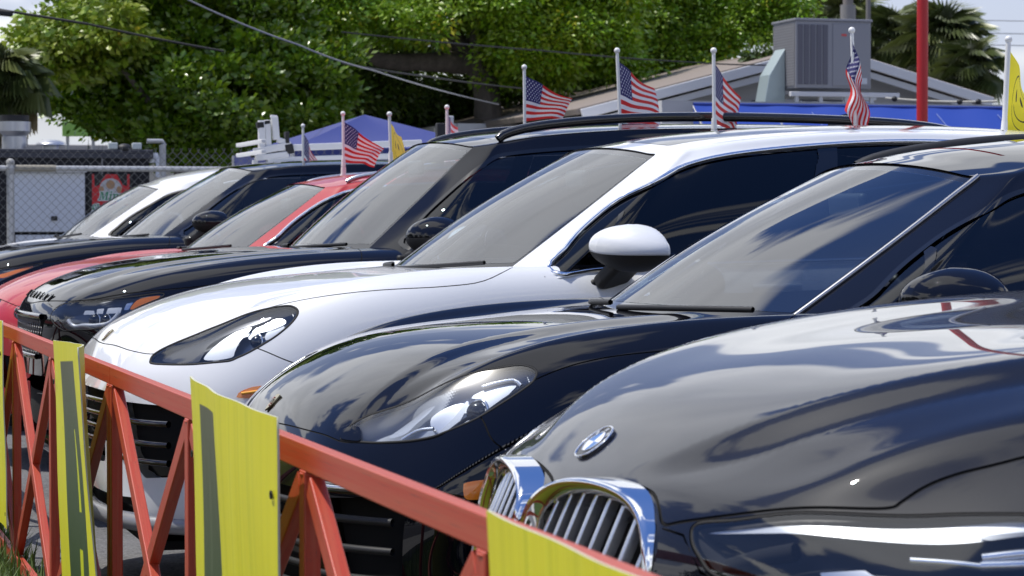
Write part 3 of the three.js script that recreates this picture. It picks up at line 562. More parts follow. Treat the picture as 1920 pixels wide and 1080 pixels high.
/* ---------- the seven parked cars ---------- */
const CARGROUP = 'cars parked nose out along the red fence';
function carGroup(k, name, label, cat) { const sp = SPEC[k]; const g = thing(name, label, cat, sp.pos, CARGROUP); if (sp.yaw) g.rotation.y = sp.yaw; return g; }
const box3 = (x0, x1, y0, y1, z0, z1) => (u, v, x, y, z) => Math.min(x - x0, x1 - x, y - y0, y1 - y, z - z0, z1 - z);
function crest(B, u, v, parent, s = 1) { // small shield badge on the nose
  const [p, n] = B.net.pn(u, v); const sh = new THREE.Shape(); sh.moveTo(-.024, .03); sh.quadraticCurveTo(0, .036, .024, .03); sh.lineTo(.024, 0); sh.quadraticCurveTo(.022, -.022, 0, -.036); sh.quadraticCurveTo(-.022, -.022, -.024, 0); sh.closePath();
  const up = new THREE.Vector3(1, .4, 0).addScaledVector(n, -new THREE.Vector3(1, .4, 0).dot(n)).normalize(), rt = up.clone().cross(n); const m = new THREE.Matrix4().makeBasis(rt, up, n).setPosition(p.addScaledVector(n, .001));
  const e = new THREE.ExtrudeGeometry(sh, { depth: .003, bevelEnabled: true, bevelSize: .0015, bevelThickness: .001, bevelSegments: 2 }); e.scale(.8, .8, 1); e.applyMatrix4(m);
  const b = part('badge', e, M.gold, parent); const L = [];
  for (const [x, y, w, h] of [[-.011, .016, .017, .004], [-.011, .009, .017, .004], [.011, -.008, .015, .004], [.011, -.016, .012, .004]]) L.push(box(w, h, .002, x, y, .005)); const q = merge(L); q.scale(.8, .8, 1); q.applyMatrix4(m); part('badge_stripe', q, std([.25, .01, .01], .4), b);
  const k = new THREE.CircleGeometry(.009, 16); k.translate(0, .001, .0062); k.applyMatrix4(m); part('badge_centre', k, std([.05, .045, .02], .4), b);
}
/* white sloping-nosed SUV */
{
  const g = carGroup('cay', 'white_suv', 'white SUV with slanted oval headlights, parked fifth from the far end beside the black one', 'car');
  const q = carShell('cay', g, M.white, { fine: 1.25, arch: [.96, .425], wb: 2.895, wr: .385, cladding: .975 }), B = q.B;
  const inl = [
    [[[3.0, 3.4], [3.6, 3.45], [4.15, 3.8], [4.6, 4.15], [5.0, 4.5], [4.8, 4.5], [4.4, 4.25], [4.0, 4.15], [3.7, 4.4], [3.5, 4.4]], .02, std([.055, .058, .07], .25, .5), 'lamp_cover'],
    [[[3.7, 4.54], [3.83, 4.4], [4.14, 4.31], [4.44, 4.29], [4.61, 4.37], [4.68, 4.5], [4.58, 4.63], [4.42, 4.74], [4.26, 4.95], [4.17, 5.06], [3.9, 4.85]], .022, M.pale],
    [[[4.7, 4.57], [4.83, 4.61], [5.04, 4.6], [5.15, 4.78], [5.12, 4.94], [4.86, 4.86]], .028, M.silver],
    [[[4.60, 4.62], [4.72, 4.56], [4.78, 4.75], [4.66, 4.86], [4.56, 4.8]], .03, M.mellow],
    [[[4.85, 4.9], [5.1, 4.96], [5.05, 5.08], [4.8, 5.12]], .03, M.mellow],
  ];
  lamp(q, [[2.76, 3.26], [3.01, 3.1], [3.58, 3.22], [4.09, 3.47], [4.42, 3.75], [4.74, 3.98], [5.03, 4.27], [5.25, 4.52], [5.33, 4.71], [5.35, 4.89], [5.3, 5.04], [5.16, 5.18], [4.92, 5.28], [4.58, 5.31], [4.28, 5.27], [4.02, 5.16], [3.45, 4.58], [2.92, 3.76], [2.74, 3.42]], true,
    { inlays: inl, rim: .005, depth: .04, eyes: [[4.66, 4.97, .04, .024]], tubes: [] });
  const hood = B.take([[2.55, 0], [2.56, .54], [2.70, 2.06], [3.0, 3.1], [3.58, 3.2], [4.09, 3.45], [4.42, 3.72], [4.74, 3.95], [5.03, 4.24], [5.9, 4.8], [6.7, 5.1], [7.2, 5.17], [7.45, 5.12], [7.62, 4.9], [7.78, 4.4], [7.86, 3.6], [7.9, 0]], [[7.9, -1], [2.55, -1]], .002);
  part('bonnet', both(hood), M.white, g);
  const nose = B.take([[4.62, 5.31], [4.97, 5.86], [5.32, 6.31], [5.6, 6.7], [5.75, 7.4], [5.75, 12]], [[-1, 12], [-1, -1], [4.0, -1], [4.3, 4]], .002);
  const keep = B.S; B.S = nose;
  hole(q, (u, v, x, y, z) => Math.min(.475 - z, 1.9 - u, y - .49, .735 - y, .3 - x), .06);
  hole(q, (u, v, x, y, z) => Math.min(sdPoly([[.62, .71], [.90, .70], [.90, .47], [.74, .455], [.66, .53]])(z, y), .6 - x), .05);
  hole(q, (u, v, x, y, z) => Math.min(.72 - z, y - .335, .385 - y, .5 - x), .04);
  part('front_bumper', both(B.S), M.white, g); B.S = keep;
  for (const s of [1, -1]) for (const y of [.645, .575, .515]) { const P = []; for (let i = 0; i <= 10; i++) { const z = lerp(.60, .89, i / 10); P.push([.155 + .62 * (z - .55) ** 2 * 1.6, y, s * z]); } const t = tube(P, .012, false, 8, 24); part('intake_slat', t, M.gloss, g); }
  for (const y of [.70, .655, .61, .565, .52]) { const P = []; for (let i = 0; i <= 12; i++) { const z = lerp(-.47, .47, i / 12); P.push([.075 + .16 * z * z, y, z]); } part('grille_bar', tube(P, .009, false, 8, 24), M.gloss, g); }
  { const a = B.net; for (const s of [1, -1]) { const S = clipS(B.S0, sdPoly(smooth2([[4.06, 6.12], [4.4, 6.15], [4.91, 6.39], [4.88, 6.53], [4.76, 6.57], [4.07, 6.24]], true, 4, .3))); const m = part('side_marker', geoS(offS(s > 0 ? S : mirrorS(S), .006)), M.amber, g); const pts = [[4.15, 6.18], [4.5, 6.31], [4.8, 6.45]].map(([u, v]) => { const [p, n] = a.pn(u, v); p.addScaledVector(n, .007); p.z *= s; return p; }); part('marker_lamp', tube(pts, .005, false, 6), std([.9, .42, .05], .3), m); } }
  part('lip', tube([[.36, .30, .88], [.2, .30, .7], [.10, .31, .4], [.085, .31, 0], [.10, .31, -.4], [.2, .30, -.7], [.36, .30, -.88]], .03, false, 8, 40), std([.28, .285, .30], .4, .3), g);
  crest(B, 2.9, .0, hood.mesh || g);
  for (const s of [1, -1]) mirrorParts(g, s, [1.845, 1.228, 1.02], [.128, .083, .12, .048], M.white, M.trim, { split: -.22, tilt: -.012, foot: [1.79, 1.10, .90] });
  finishCar(q, M.white, { door: [8.03, 9.6, 10.55], handle: M.white,
    dlo: [[.9, .12], [.55, .85], [.43, 1.6], [.55, 2.43], [1.2, 2.95], [2.1, 3.29], [3.34, 3.53], [4.79, 3.66], [6.2, 3.72], [8, 3.66], [9.3, 3.3], [9.8, 2.2], [9.6, .7], [9.2, .25], [6, .24], [3.5, .22]],
    trim: M.gloss, bead: .0095, trimW: .012, tint: M.tintDark, tintRear: M.tintDark, pillars: [[[.95, 2.0], [1.06, 2.1], [3.0, .43], [2.9, .2], [2.82, .3]], [[4.68, 3.9], [4.92, 3.9], [5.5, 0], [5.22, 0]]],
    sunroof: [[1.6, 7.9], [1.7, 5.9], [2.4, 5.5], [7.2, 5.5], [7.3, 7.9]] });
}
/* black SUV with clouded headlights in front of the white one */
{
  const g = carGroup('mac', 'black_suv', 'black SUV with large clouded clear headlights, next to the dark blue car', 'car');
  const q = carShell('mac', g, M.black, { fine: 1.25, arch: [.98, .40], wb: 2.807, wr: .365, track: .80, cladding: .94 }), B = q.B;
  lamp(q, [[2.61, 2.88], [2.79, 2.81], [3.22, 2.86], [3.73, 3.0], [4.3, 3.45], [4.75, 3.99], [5.17, 4.38], [5.43, 4.57], [5.54, 4.71], [5.6, 4.89], [5.58, 5.03], [5.47, 5.15], [5.16, 5.22], [4.72, 5.2], [4.21, 5.0], [3.89, 4.79], [3.34, 4.3], [2.8, 3.52], [2.56, 3.05]], true,
    { bowl: M.haze, glass: M.oldLens, depth: .04, rim: .004, inlays: [
      [[[3.38, 3.71], [3.7, 3.66], [4.04, 3.71], [4.21, 3.72], [4.33, 3.97], [4.17, 4.09], [3.91, 4.08], [3.62, 4.07]], .03, M.mellow],
      [[[4.13, 4.76], [4.2, 4.77], [4.5, 4.73], [4.73, 4.6], [4.73, 4.71], [4.53, 4.9], [4.32, 5.03], [4.11, 4.87]], .026, M.mellow],
      [[[4.81, 4.57], [4.97, 4.57], [5.18, 4.66], [5.37, 4.84], [5.29, 4.95], [5.08, 5.10], [4.91, 5.10], [4.95, 4.8]], .03, M.mellow],
      [[[4.15, 4.27], [4.44, 4.34], [4.69, 4.55], [4.53, 4.66], [4.18, 4.71], [4.06, 4.6]], .036, M.satin],
    ], eyes: [[4.82, 4.93, .04, .030]], tubes: [[[[5.0, 4.52], [5.2, 4.62], [5.38, 4.76], [5.42, 4.95]], .026, .006, M.silver, 'lamp_fin'], [[[3.5, 4.2], [3.85, 4.35], [4.1, 4.6]], .028, .005, M.silver, 'lamp_fin']] });
  { const S = clipS(B.S0, sdPoly(smooth2([[2.61, 2.89], [2.84, 2.81], [3.06, 3.08], [3, 3.28], [2.8, 3.5], [2.57, 3.05]], true, 5))); for (const s of [1, -1]) part('washer_cover', geoS(offS(s > 0 ? S : mirrorS(S), .004)), M.black2, g); }
  const nose = B.take([[5.7, 12], [5.7, 7.4], [5.2, 6.3], [4.9, 5.75], [4.78, 5.13], [4.2, 5.03], [3.88, 4.83], [3.34, 4.35], [2.8, 3.58], [2.5, 3.05], [2.42, 2.4], [2.3, 1.6], [2.2, .6], [2.18, 0]], [[2.18, -1], [-1, -1], [-1, 12]], .002);
  const hood = B.take([[2.15, 0], [2.28, 1.6], [2.4, 2.4], [2.5, 3.1], [3.3, 4.45], [4.2, 5.1], [4.7, 5.22], [5.62, 5.09], [6.2, 5.08], [7.0, 5.2], [7.5, 5.15], [7.7, 4.9], [7.82, 4.4], [7.88, 3.6], [7.9, 0]], [[7.9, -1], [2.15, -1]], .002);
  part('bonnet', both(hood), M.black, g);
  const keep = B.S; B.S = nose;
  hole(q, (u, v, x, y, z) => Math.min(.56 - z, y - .36, .655 - y, .4 - x), .06);
  hole(q, (u, v, x, y, z) => Math.min(sdPoly([[.62, .64], [.87, .66], [.86, .42], [.66, .40]])(z, y), .62 - x), .05);
  part('front_bumper', both(B.S), M.black, g); B.S = keep;
  for (const y of [.62, .57, .52, .47, .42]) { const P = []; for (let i = 0; i <= 12; i++) { const z = lerp(-.56, .56, i / 12); P.push([.18 + .2 * z * z, y, z]); } part('grille_bar', tube(P, .010, false, 8, 24), M.trim, g); }
  for (const s of [1, -1]) {
    for (const y of [.60, .53, .46]) { const P = []; for (let i = 0; i <= 8; i++) { const z = lerp(.61, .86, i / 8); P.push([.25 + 1.0 * (z - .55) ** 2 * 1.5, y, s * z]); } part('intake_slat', tube(P, .010, false, 8, 20), M.trim, g); }
    { const P = []; for (let i = 0; i <= 8; i++) { const z = lerp(.63, .84, i / 8); P.push([.235 + 1.0 * (z - .55) ** 2 * 1.5, .672, s * z]); } const d = part('day_lamp', tube(P, .017, false, 8, 20), M.gloss, g); part('light_guide', tube(P.map(p => [p[0] - .012, p[1] + .004, p[2]]), .007, false, 6, 20), M.silver, d); }
    const S = clipS(B.S0, sdPoly(smooth2([[4.3, 6.29], [4.6, 6.38], [5.05, 6.6], [5.05, 6.85], [4.7, 6.75], [4.3, 6.57]], true, 4, .3))); part('side_marker', geoS(offS(s > 0 ? S : mirrorS(S), .005)), M.amber, g);
  }
  part('lip', tube([[.44, .29, .86], [.31, .29, .68], [.23, .30, .4], [.21, .30, 0], [.23, .30, -.4], [.31, .29, -.68], [.44, .29, -.86]], .028, false, 8, 40), M.trim, g);
  crest(B, 2.75, .0, g);
  for (const s of [1, -1]) mirrorParts(g, s, [1.79, 1.12, 1.0], [.125, .084, .118, .04], M.black, M.trim, { split: -.35, foot: [1.665, 1.05, .875] });
  // rails
  for (const s of [1, -1]) { const P = []; for (let i = 0; i <= 20; i++) { const t = i / 20, p = q.sp.cabn.at(lerp(2.6, 9.6, t), vTop(.06)); P.push([p[0], p[1] + .062 * Math.pow(Math.sin(Math.PI * clamp(t * .94 + .03)), .35) - .012, s * (p[2] - .01)]); } part('roof_rail', tube(P, .021, false, 8, 60), M.trim, g); }
  { const e = []; for (let i = 0; i <= 16; i++) { const p = q.sp.cabn.pn(.0, vPil(i / 16)); e.push(p[0].addScaledVector(p[1], .0)); } for (const s of [1, -1]) part('screen_trim', tube(e.map(p => new THREE.Vector3(p.x + .004, p.y + .004, s * (p.z + .004))), .0075, false, 6, 40), s > 0 ? std([.42, .42, .43], .3, 1) : M.gloss, g); }
  finishCar(q, M.black, { door: [8.03, 9.6, 10.5], handle: M.black, dlo: [[.80, .1], [.62, .9], [.55, 1.77], [.75, 2.6], [1.46, 3.16], [2.48, 3.39], [4.6, 3.6], [6.2, 3.66], [8, 3.55], [9.2, 3.1], [9.6, 2.2], [9.4, .8], [9, .3], [6, .25], [3.5, .2]], trim: M.gloss, trimW: .016, tint: M.tint, pillars: [[[.55, 2.1], [.85, 2.1], [2.2, 1.0], [2.6, .2], [2.3, .1], [1.9, .9]], [[4.68, 3.9], [4.92, 3.9], [5.5, 0], [5.22, 0]]] });
}
/* black boxy SUV */
{
  const g = carGroup('disc', 'black_boxy_suv', 'tall black SUV with dark roof rails and lettered bonnet, between red and white cars', 'car');
  const q = carShell('disc', g, M.black2, { fine: 1.15, arch: [.95, .44], wb: 2.92, wr: .39, cladding: .995 }), B = q.B;
  lamp(q, [[3.06, 2.75], [3.5, 3.5], [3.92, 4.22], [4.53, 4.78], [5.0, 5.05], [4.97, 5.21], [4.38, 5.25], [3.75, 5.36], [2.77, 4.97], [2.2, 4.5], [1.74, 3.81], [1.8, 3.23], [2.12, 2.6], [2.6, 2.5]], true,
    { glass: M.smoke, depth: .045, inlays: [
      [[[4.31, 5.19], [4.45, 5.03], [4.62, 4.97], [4.96, 5.12], [4.9, 5.2], [4.6, 5.25]], .004, M.amber, 'indicator'],
      [[[3.18, 3.87], [3.37, 4.21], [3.23, 4.4], [2.94, 3.96]], .02, M.pale, 'light_module', true], [[[3.5, 4.25], [3.7, 4.45], [3.5, 4.62], [3.32, 4.42]], .02, M.pale, 'light_module', true], [[[3.8, 4.55], [4.15, 4.88], [4.02, 5.06], [3.6, 4.72]], .02, M.pale, 'light_module', true], [[[4.3, 4.84], [4.46, 4.92], [4.27, 5.12], [4.15, 5.04]], .016, M.silver, 'light_module', true]],
      tubes: [[[[2.32, 3.48], [2.12, 3.71], [2.07, 4.03], [2.34, 4.31], [2.88, 4.84], [3.45, 5.13], [3.75, 5.12], [3.99, 5.02]], .02, .010, M.pale]], eyes: [[2.98, 4.5, .04, .03], [3.4, 4.86, .04, .026]] });
  const hood = B.take([[2.52, 0], [2.54, .46], [2.68, 1], [3.08, 2.3], [3.5, 3.4], [4.06, 4.2], [5.28, 5.08], [6.37, 5.28], [7.58, 5.23], [7.8, 5.0], [7.88, 4.3], [7.92, 0]], [[7.92, -1], [2.5, -1]], .003);
  part('bonnet', both(hood), M.black2, g);
  const nose = B.take([[2.52, 0], [2.54, .46], [2.68, 1], [2.7, 2.2], [1.74, 3.5], [2.2, 4.5], [2.8, 5.0], [3.75, 5.4], [4.2, 5.9], [5.3, 6.6], [5.5, 7.4], [5.5, 12]], [[-1, 12], [-1, -1], [2.52, -1]], .002, { sharp: true });
  const keep = B.S; B.S = nose;
  hole(q, (u, v, x, y, z) => Math.min(sdPoly([[-1, .72], [.42, .72], [.52, .80], [.60, .915], [-1, .925]])(z, y), .35 - x), .05);
  hole(q, (u, v, x, y, z) => Math.min(.62 - z, y - .38, .56 - y, .4 - x), .05);
  part('front_bumper', both(B.S), M.black2, g); B.S = keep;
  // grille: two bars and a perforated mesh between them
  for (const y of [.905, .812, .725]) { const P = []; for (let i = 0; i <= 12; i++) { const z = lerp(-.54 + (.9 - y) * .5, .54 - (.9 - y) * .5, i / 12); P.push([.045 + .13 * z * z, y, z]); } const t = tube(P, .013, false, 8, 30); part('grille_bar', t, M.gloss, g); }
  { const L = []; for (const [y0, y1, w] of [[.825, .892, .52], [.738, .80, .47]]) for (let r = 0; r < 2; r++) for (let i = -13; i <= 13; i++) { const z = (i + (r ? .5 : 0)) * .046; if (Math.abs(z) > w) continue; const y = lerp(y0, y1, .25 + .5 * r); const t = new THREE.TorusGeometry(.019, .0036, 6, 6); t.rotateY(Math.PI / 2); t.scale(1, 1, 1.15); t.translate(.052 + .13 * z * z, y, z); L.push(t); } const m = part('grille_mesh', merge(L), M.mesh, g); m.userData.kind = 'stuff'; }
  // raised bonnet lettering
  { const { FontLoader } = await import('three/addons/loaders/FontLoader.js'); const { TextGeometry } = await import('three/addons/geometries/TextGeometry.js'); const font = await new FontLoader().loadAsync('fonts/droid/droid_sans_bold.typeface.json');
    const T = 'DISCOVERY', L = []; [...T].forEach((ch, i) => { const z = lerp(-.50, .50, i / 8); const t = new TextGeometry(ch, { font, size: .038, depth: .006, curveSegments: 4 }); t.computeBoundingBox(); t.translate(-(t.boundingBox.max.x + t.boundingBox.min.x) / 2, 0, 0); t.scale(1.25, 1, 1); let u = 2.85, v = Math.abs(z) / .31; const [p, n] = B.net.pn(u, v); if (z < 0) { p.z *= -1; n.z *= -1; } const up = new THREE.Vector3(0, 1, 0).addScaledVector(n, -n.y).normalize(), rt = up.clone().cross(n); t.applyMatrix4(new THREE.Matrix4().makeBasis(rt, up, n).setPosition(p)); L.push(t); }); part('lettering', merge(L), M.gloss, g); }
  for (const s of [1, -1]) mirrorParts(g, s, [1.755, 1.255, 1.03], [.13, .09, .12, .03], M.black2, M.trim, { split: -.05, foot: [1.66, 1.155, .92] });
  for (const s of [1, -1]) { const P = [], Q = []; for (let i = 0; i <= 24; i++) { const t = i / 24, p = q.sp.cabn.at(lerp(1.6, 9.7, t), vTop(.04)); P.push([p[0], p[1] + .072 * Math.pow(Math.sin(Math.PI * clamp(t * .97 + .015)), .25) - .02, s * (p[2] + .0)]); } const t = tube(P, .022, false, 8, 70); part('roof_rail', t, M.gloss, g); }
  { const f = new THREE.SphereGeometry(1, 20, 12); f.scale(.13, .075, .022); f.translate(4.15, 1.79, 0); const F = f.attributes.position; for (let i = 0; i < F.count; i++) { const x = F.getX(i); if (x > 4.19) F.setX(i, 4.19 + (x - 4.19) * .25); } f.computeVertexNormals(); part('roof_aerial', f, M.gloss, g); }
  finishCar(q, M.black2, { door: [8.03, 9.55, 10.6], handle: M.black2, dlo: [[.75, .3], [.55, .9], [.52, 1.7], [.8, 2.75], [1.3, 3.25], [1.99, 3.5], [3.29, 3.53], [5.03, 3.52], [7, 3.55], [9.2, 3.5], [9.7, 3.2], [9.8, 1.8], [9.7, .4], [9, .25], [6, .25], [3.5, .25]], trim: M.gloss, trimW: .02, tint: M.tint, pillars: [[[4.6, 3.9], [4.9, 3.9], [5.35, 0], [5.05, 0]]],
    sunroof: [[2.0, 7.9], [2.1, 5.8], [2.8, 5.4], [8, 5.4], [8.1, 7.9]] });
}
/* dark blue-black car with chrome kidney grilles, nearest */
{
  const g = carGroup('bmw', 'dark_blue_suv', 'dark metallic blue SUV with two chrome kidney-shaped grilles, nearest the camera', 'car');
  const q = carShell('bmw', g, M.navy, { fine: 2.3, arch: [1.0, .43], wb: 2.975, wr: .385, cladding: .98 }), B = q.B;
  // headlamp, a wide wedge under the bonnet edge
  lamp(q, [[2.19, 2.06], [2.5, 2.4], [2.9, 2.78], [3.3, 3.2], [3.66, 3.58], [4.0, 3.95], [4.35, 4.45], [4.62, 4.9], [4.7, 5.15], [4.5, 5.4], [4.0, 5.4], [3.2, 5.15], [2.5, 4.75], [1.9, 4.2], [1.45, 3.4], [1.42, 2.6], [1.65, 2.28], [1.9, 2.1]], true,
    { depth: .06, bowl: M.trim, res: 2, inlays: [
      [[[2.10, 2.16], [2.46, 2.52], [2.96, 3.04], [3.35, 3.44], [3.72, 3.80], [4.1, 4.18], [4.38, 4.50], [4.28, 4.62], [3.95, 4.40], [3.5, 3.95], [3.05, 3.46], [2.55, 2.80]], .014, M.pale, 'daylight_blade'],
      [[[3.9, 4.3], [3.95, 4.42], [4.2, 4.62], [4.22, 4.56], [4.0, 4.34]], .012, M.bowl, 'blade_notch', true],
      [[[2.22, 3.57], [2.06, 3.72], [2.0, 4.2], [2.5, 4.5], [2.65, 3.95]], .03, M.satin, 'light_module', true], [[[2.96, 4.46], [2.84, 4.63], [3.0, 5.0], [3.5, 5.2], [3.35, 4.76]], .03, M.satin, 'light_module', true]],
      eyes: [], tubes: [[[[3.3, 4.05], [3.55, 4.35], [3.75, 4.7]], .03, .006, M.silver, 'lamp_fin'], [[[3.75, 4.55], [4.0, 4.75], [4.25, 4.95]], .02, .008, M.silver, 'lamp_fin'], [[[3.65, 4.65], [3.9, 4.87], [4.15, 5.05]], .02, .008, M.silver, 'lamp_fin'], [[[1.59, 2.5], [2.0, 2.8], [2.42, 3.1]], .03, .014, M.gap, 'lamp_rib']] });
  const edge = [[1.98, 0], [2.21, .06], [2.4, .36], [2.53, .84], [2.51, 1.3], [2.26, 1.54], [1.98, 1.72], [2.13, 1.9], [2.87, 2.63], [3.48, 3.26], [3.70, 3.45]];
  const hood = B.take([...edge, [3.81, 3.46], [4.04, 3.47], [4.29, 3.54], [4.71, 3.73], [5.6, 4.05], [6.6, 4.2], [7.5, 4.2], [7.8, 4.0], [7.9, 3.0], [7.92, 0]], [[7.92, -1], [1.98, -1]], .003, { n: 5 });
  part('bonnet', both(hood), M.navy, g);
  hole(q, (u, v, x, y, z) => Math.min(sdPoly([[.0, .56], [.40, .56], [.425, .70], [.42, .80], [.40, .845], [.31, .888], [.12, .885], [.03, .85]])(z, y), .3 - x), .10);
  const nose = B.take([[5.6, 12], [5.6, 7.2], [5.2, 6.4], [4.6, 5.3], [3.2, 5.2], [1.9, 4.3], [1.4, 3.4], [1.4, 2.4], [1.9, 2.0], [1.9, 1.8], [1.95, 0]], [[1.95, -1], [-1, -1], [-1, 12]], .002, { sharp: true });
  const keep = B.S; B.S = nose; hole(q, (u, v, x, y, z) => Math.min(.60 - z, y - .33, .49 - y, .4 - x), .05); part('front_bumper', both(B.S), M.navy, g); B.S = keep;
  // kidneys
  const Sx = (w, y) => .018 + .40 * w * w + (y - .75) * .15 + .25 * sstep(.80, .92, y) * .06;
  const outer = smooth2([[.03, .70], [.018, .78], [.02, .838], [.05, .870], [.12, .894], [.22, .902], [.31, .893], [.37, .868], [.408, .822], [.422, .75], [.415, .66], [.385, .575], [.32, .55], [.10, .55], [.05, .59]], true, 6);
  const cx = .22, cy = .73, inner = outer.map(([w, y]) => [cx + (w - cx) * .87, cy + (y - cy) * (y > cy ? .845 : .9)]);
  for (const s of [1, -1]) {
    const K = part('kidney_grille', (() => { const prof = [[0, .0, .028], [.0, -.012, .0], [.12, -.022, 0], [.5, -.016, 0], [.92, -.004, 0], [1, .006, 0], [1, .034, 0]]; const n = outer.length, P = [], U = [], I = []; for (let i = 0; i <= n; i++) for (const [f, dz, ] of prof) { const a = outer[i % n], b = inner[i % n]; const w = lerp(a[0], b[0], f), y = lerp(a[1], b[1], f); P.push(Sx(w, y) + dz + (f === 0 && dz === 0 ? .03 : 0), y, s * w); U.push(f, i / n); } const m = prof.length; for (let i = 0; i < n; i++) for (let j = 0; j < m - 1; j++) { const a = i * m + j, b = a + 1, c = a + m, d = c + 1; if (s > 0) I.push(a, b, c, b, d, c); else I.push(a, c, b, b, c, d); } const G = new THREE.BufferGeometry(); G.setAttribute('position', new THREE.Float32BufferAttribute(P, 3)); G.setAttribute('uv', new THREE.Float32BufferAttribute(U, 2)); G.setIndex(I); G.computeVertexNormals(); return G; })(), M.chrome, g);
    { const sh = new THREE.Shape(inner.map(p => new THREE.Vector2(...p))); const bk = new THREE.ShapeGeometry(sh, 4), q2 = bk.attributes.position; const P = []; for (let i = 0; i < q2.count; i++) { const w = q2.getX(i), y = q2.getY(i); q2.setXYZ(i, Sx(w, y) + .085, y, s * w); } bk.computeVertexNormals(); part('grille_back', bk, M.gap, K); }
    for (let i = 0; i < 8; i++) { const w = lerp(.075, .375, i / 7); // slat with a kink, clipped to the opening
      let yt = 0, yb = 2; for (let j = 0; j < inner.length; j++) { const a = inner[j], b = inner[(j + 1) % inner.length]; if ((a[0] - w) * (b[0] - w) <= 0 && a[0] !== b[0]) { const y = lerp(a[1], b[1], (w - a[0]) / (b[0] - a[0])); yt = Math.max(yt, y); yb = Math.min(yb, y); } }
      const yk = lerp(yt, yb, .40), bs = []; const X = (y, o) => Sx(w, y) + o; const sl = part('grille_slat', merge([bar([X(yt, .022), yt + .004, s * w], [X(yk, -.006), yk, s * w], .011, .020, .003, [1, 0, 0]), bar([X(yk, -.006), yk, s * w], [X(yb, .02), yb, s * w], .011, .020, .003, [1, 0, 0])]), M.silver, K); }
  }
  // roundel on the bonnet
  { const [p, n] = B.net.pn(3.14, 0); const up = new THREE.Vector3(1, .5, 0).addScaledVector(n, -new THREE.Vector3(1, .5, 0).dot(n)).normalize(), rt = up.clone().cross(n), m = new THREE.Matrix4().makeBasis(rt, up, n).setPosition(p.clone().addScaledVector(n, .002));
    const put = (G, name, mt, par) => { G.scale(.93, .93, 1); G.applyMatrix4(m); return part(name, G, mt, par); };
    const disc = new THREE.CylinderGeometry(.041, .043, .005, 48); disc.rotateX(Math.PI / 2); const e = put(disc, 'emblem', std([.012, .012, .016], .25), g);
    const ring = (r, t, z) => { const q = new THREE.TorusGeometry(r, t, 8, 56); q.translate(0, 0, z); return q; };
    put(merge([ring(.0415, .0022, .0025), ring(.0255, .0014, .003)]), 'emblem_ring', M.chrome, e);
    for (let i = 0; i < 4; i++) { const c = new THREE.CircleGeometry(.025, 14, i * Math.PI / 2, Math.PI / 2); c.translate(0, 0, .0032); put(c, 'emblem_quarter', i % 2 ? std([.02, .14, .42], .3) : std([.8, .8, .8], .3), e); }
    const { FontLoader } = await import('three/addons/loaders/FontLoader.js'); const { TextGeometry } = await import('three/addons/geometries/TextGeometry.js'); const font = await new FontLoader().loadAsync('fonts/droid/droid_sans_bold.typeface.json');
    const L = [['B', 48], ['M', 0], ['W', -48]].map(([ch, a]) => { const t = new TextGeometry(ch, { font, size: .0095, depth: .0008, curveSegments: 3 }); t.computeBoundingBox(); t.translate(-(t.boundingBox.max.x + t.boundingBox.min.x) / 2, .0285, .0028); t.rotateZ(a * D2R); return t; }); put(merge(L), 'emblem_letters', M.silver, e);
    { const [p, n] = B.net.pn(5.3, .62); p.addScaledVector(n, .001); const l = new THREE.SphereGeometry(1, 10, 6); l.scale(.016, .004, .012); l.translate(p.x, p.y, p.z); } }
  for (const s of [1, -1]) mirrorParts(g, s, [1.86, 1.21, 1.04], [.13, .08, .12, .03], M.navy, M.trim, { split: -.15, foot: [1.72, 1.10, .92] });
  finishCar(q, M.navy, { door: [8.03, 9.6, 10.6], handle: M.navy, dlo: [[.85, .12], [.6, .85], [.5, 1.6], [.62, 2.43], [1.2, 2.95], [2.1, 3.29], [3.34, 3.53], [4.79, 3.62], [6.2, 3.66], [8, 3.6], [9.3, 3.3], [9.8, 2.2], [9.6, .7], [9.2, .25], [6, .24], [3.5, .22]], trim: M.gloss, pillars: [[[4.68, 3.9], [4.92, 3.9], [5.5, 0], [5.22, 0]]] });
}
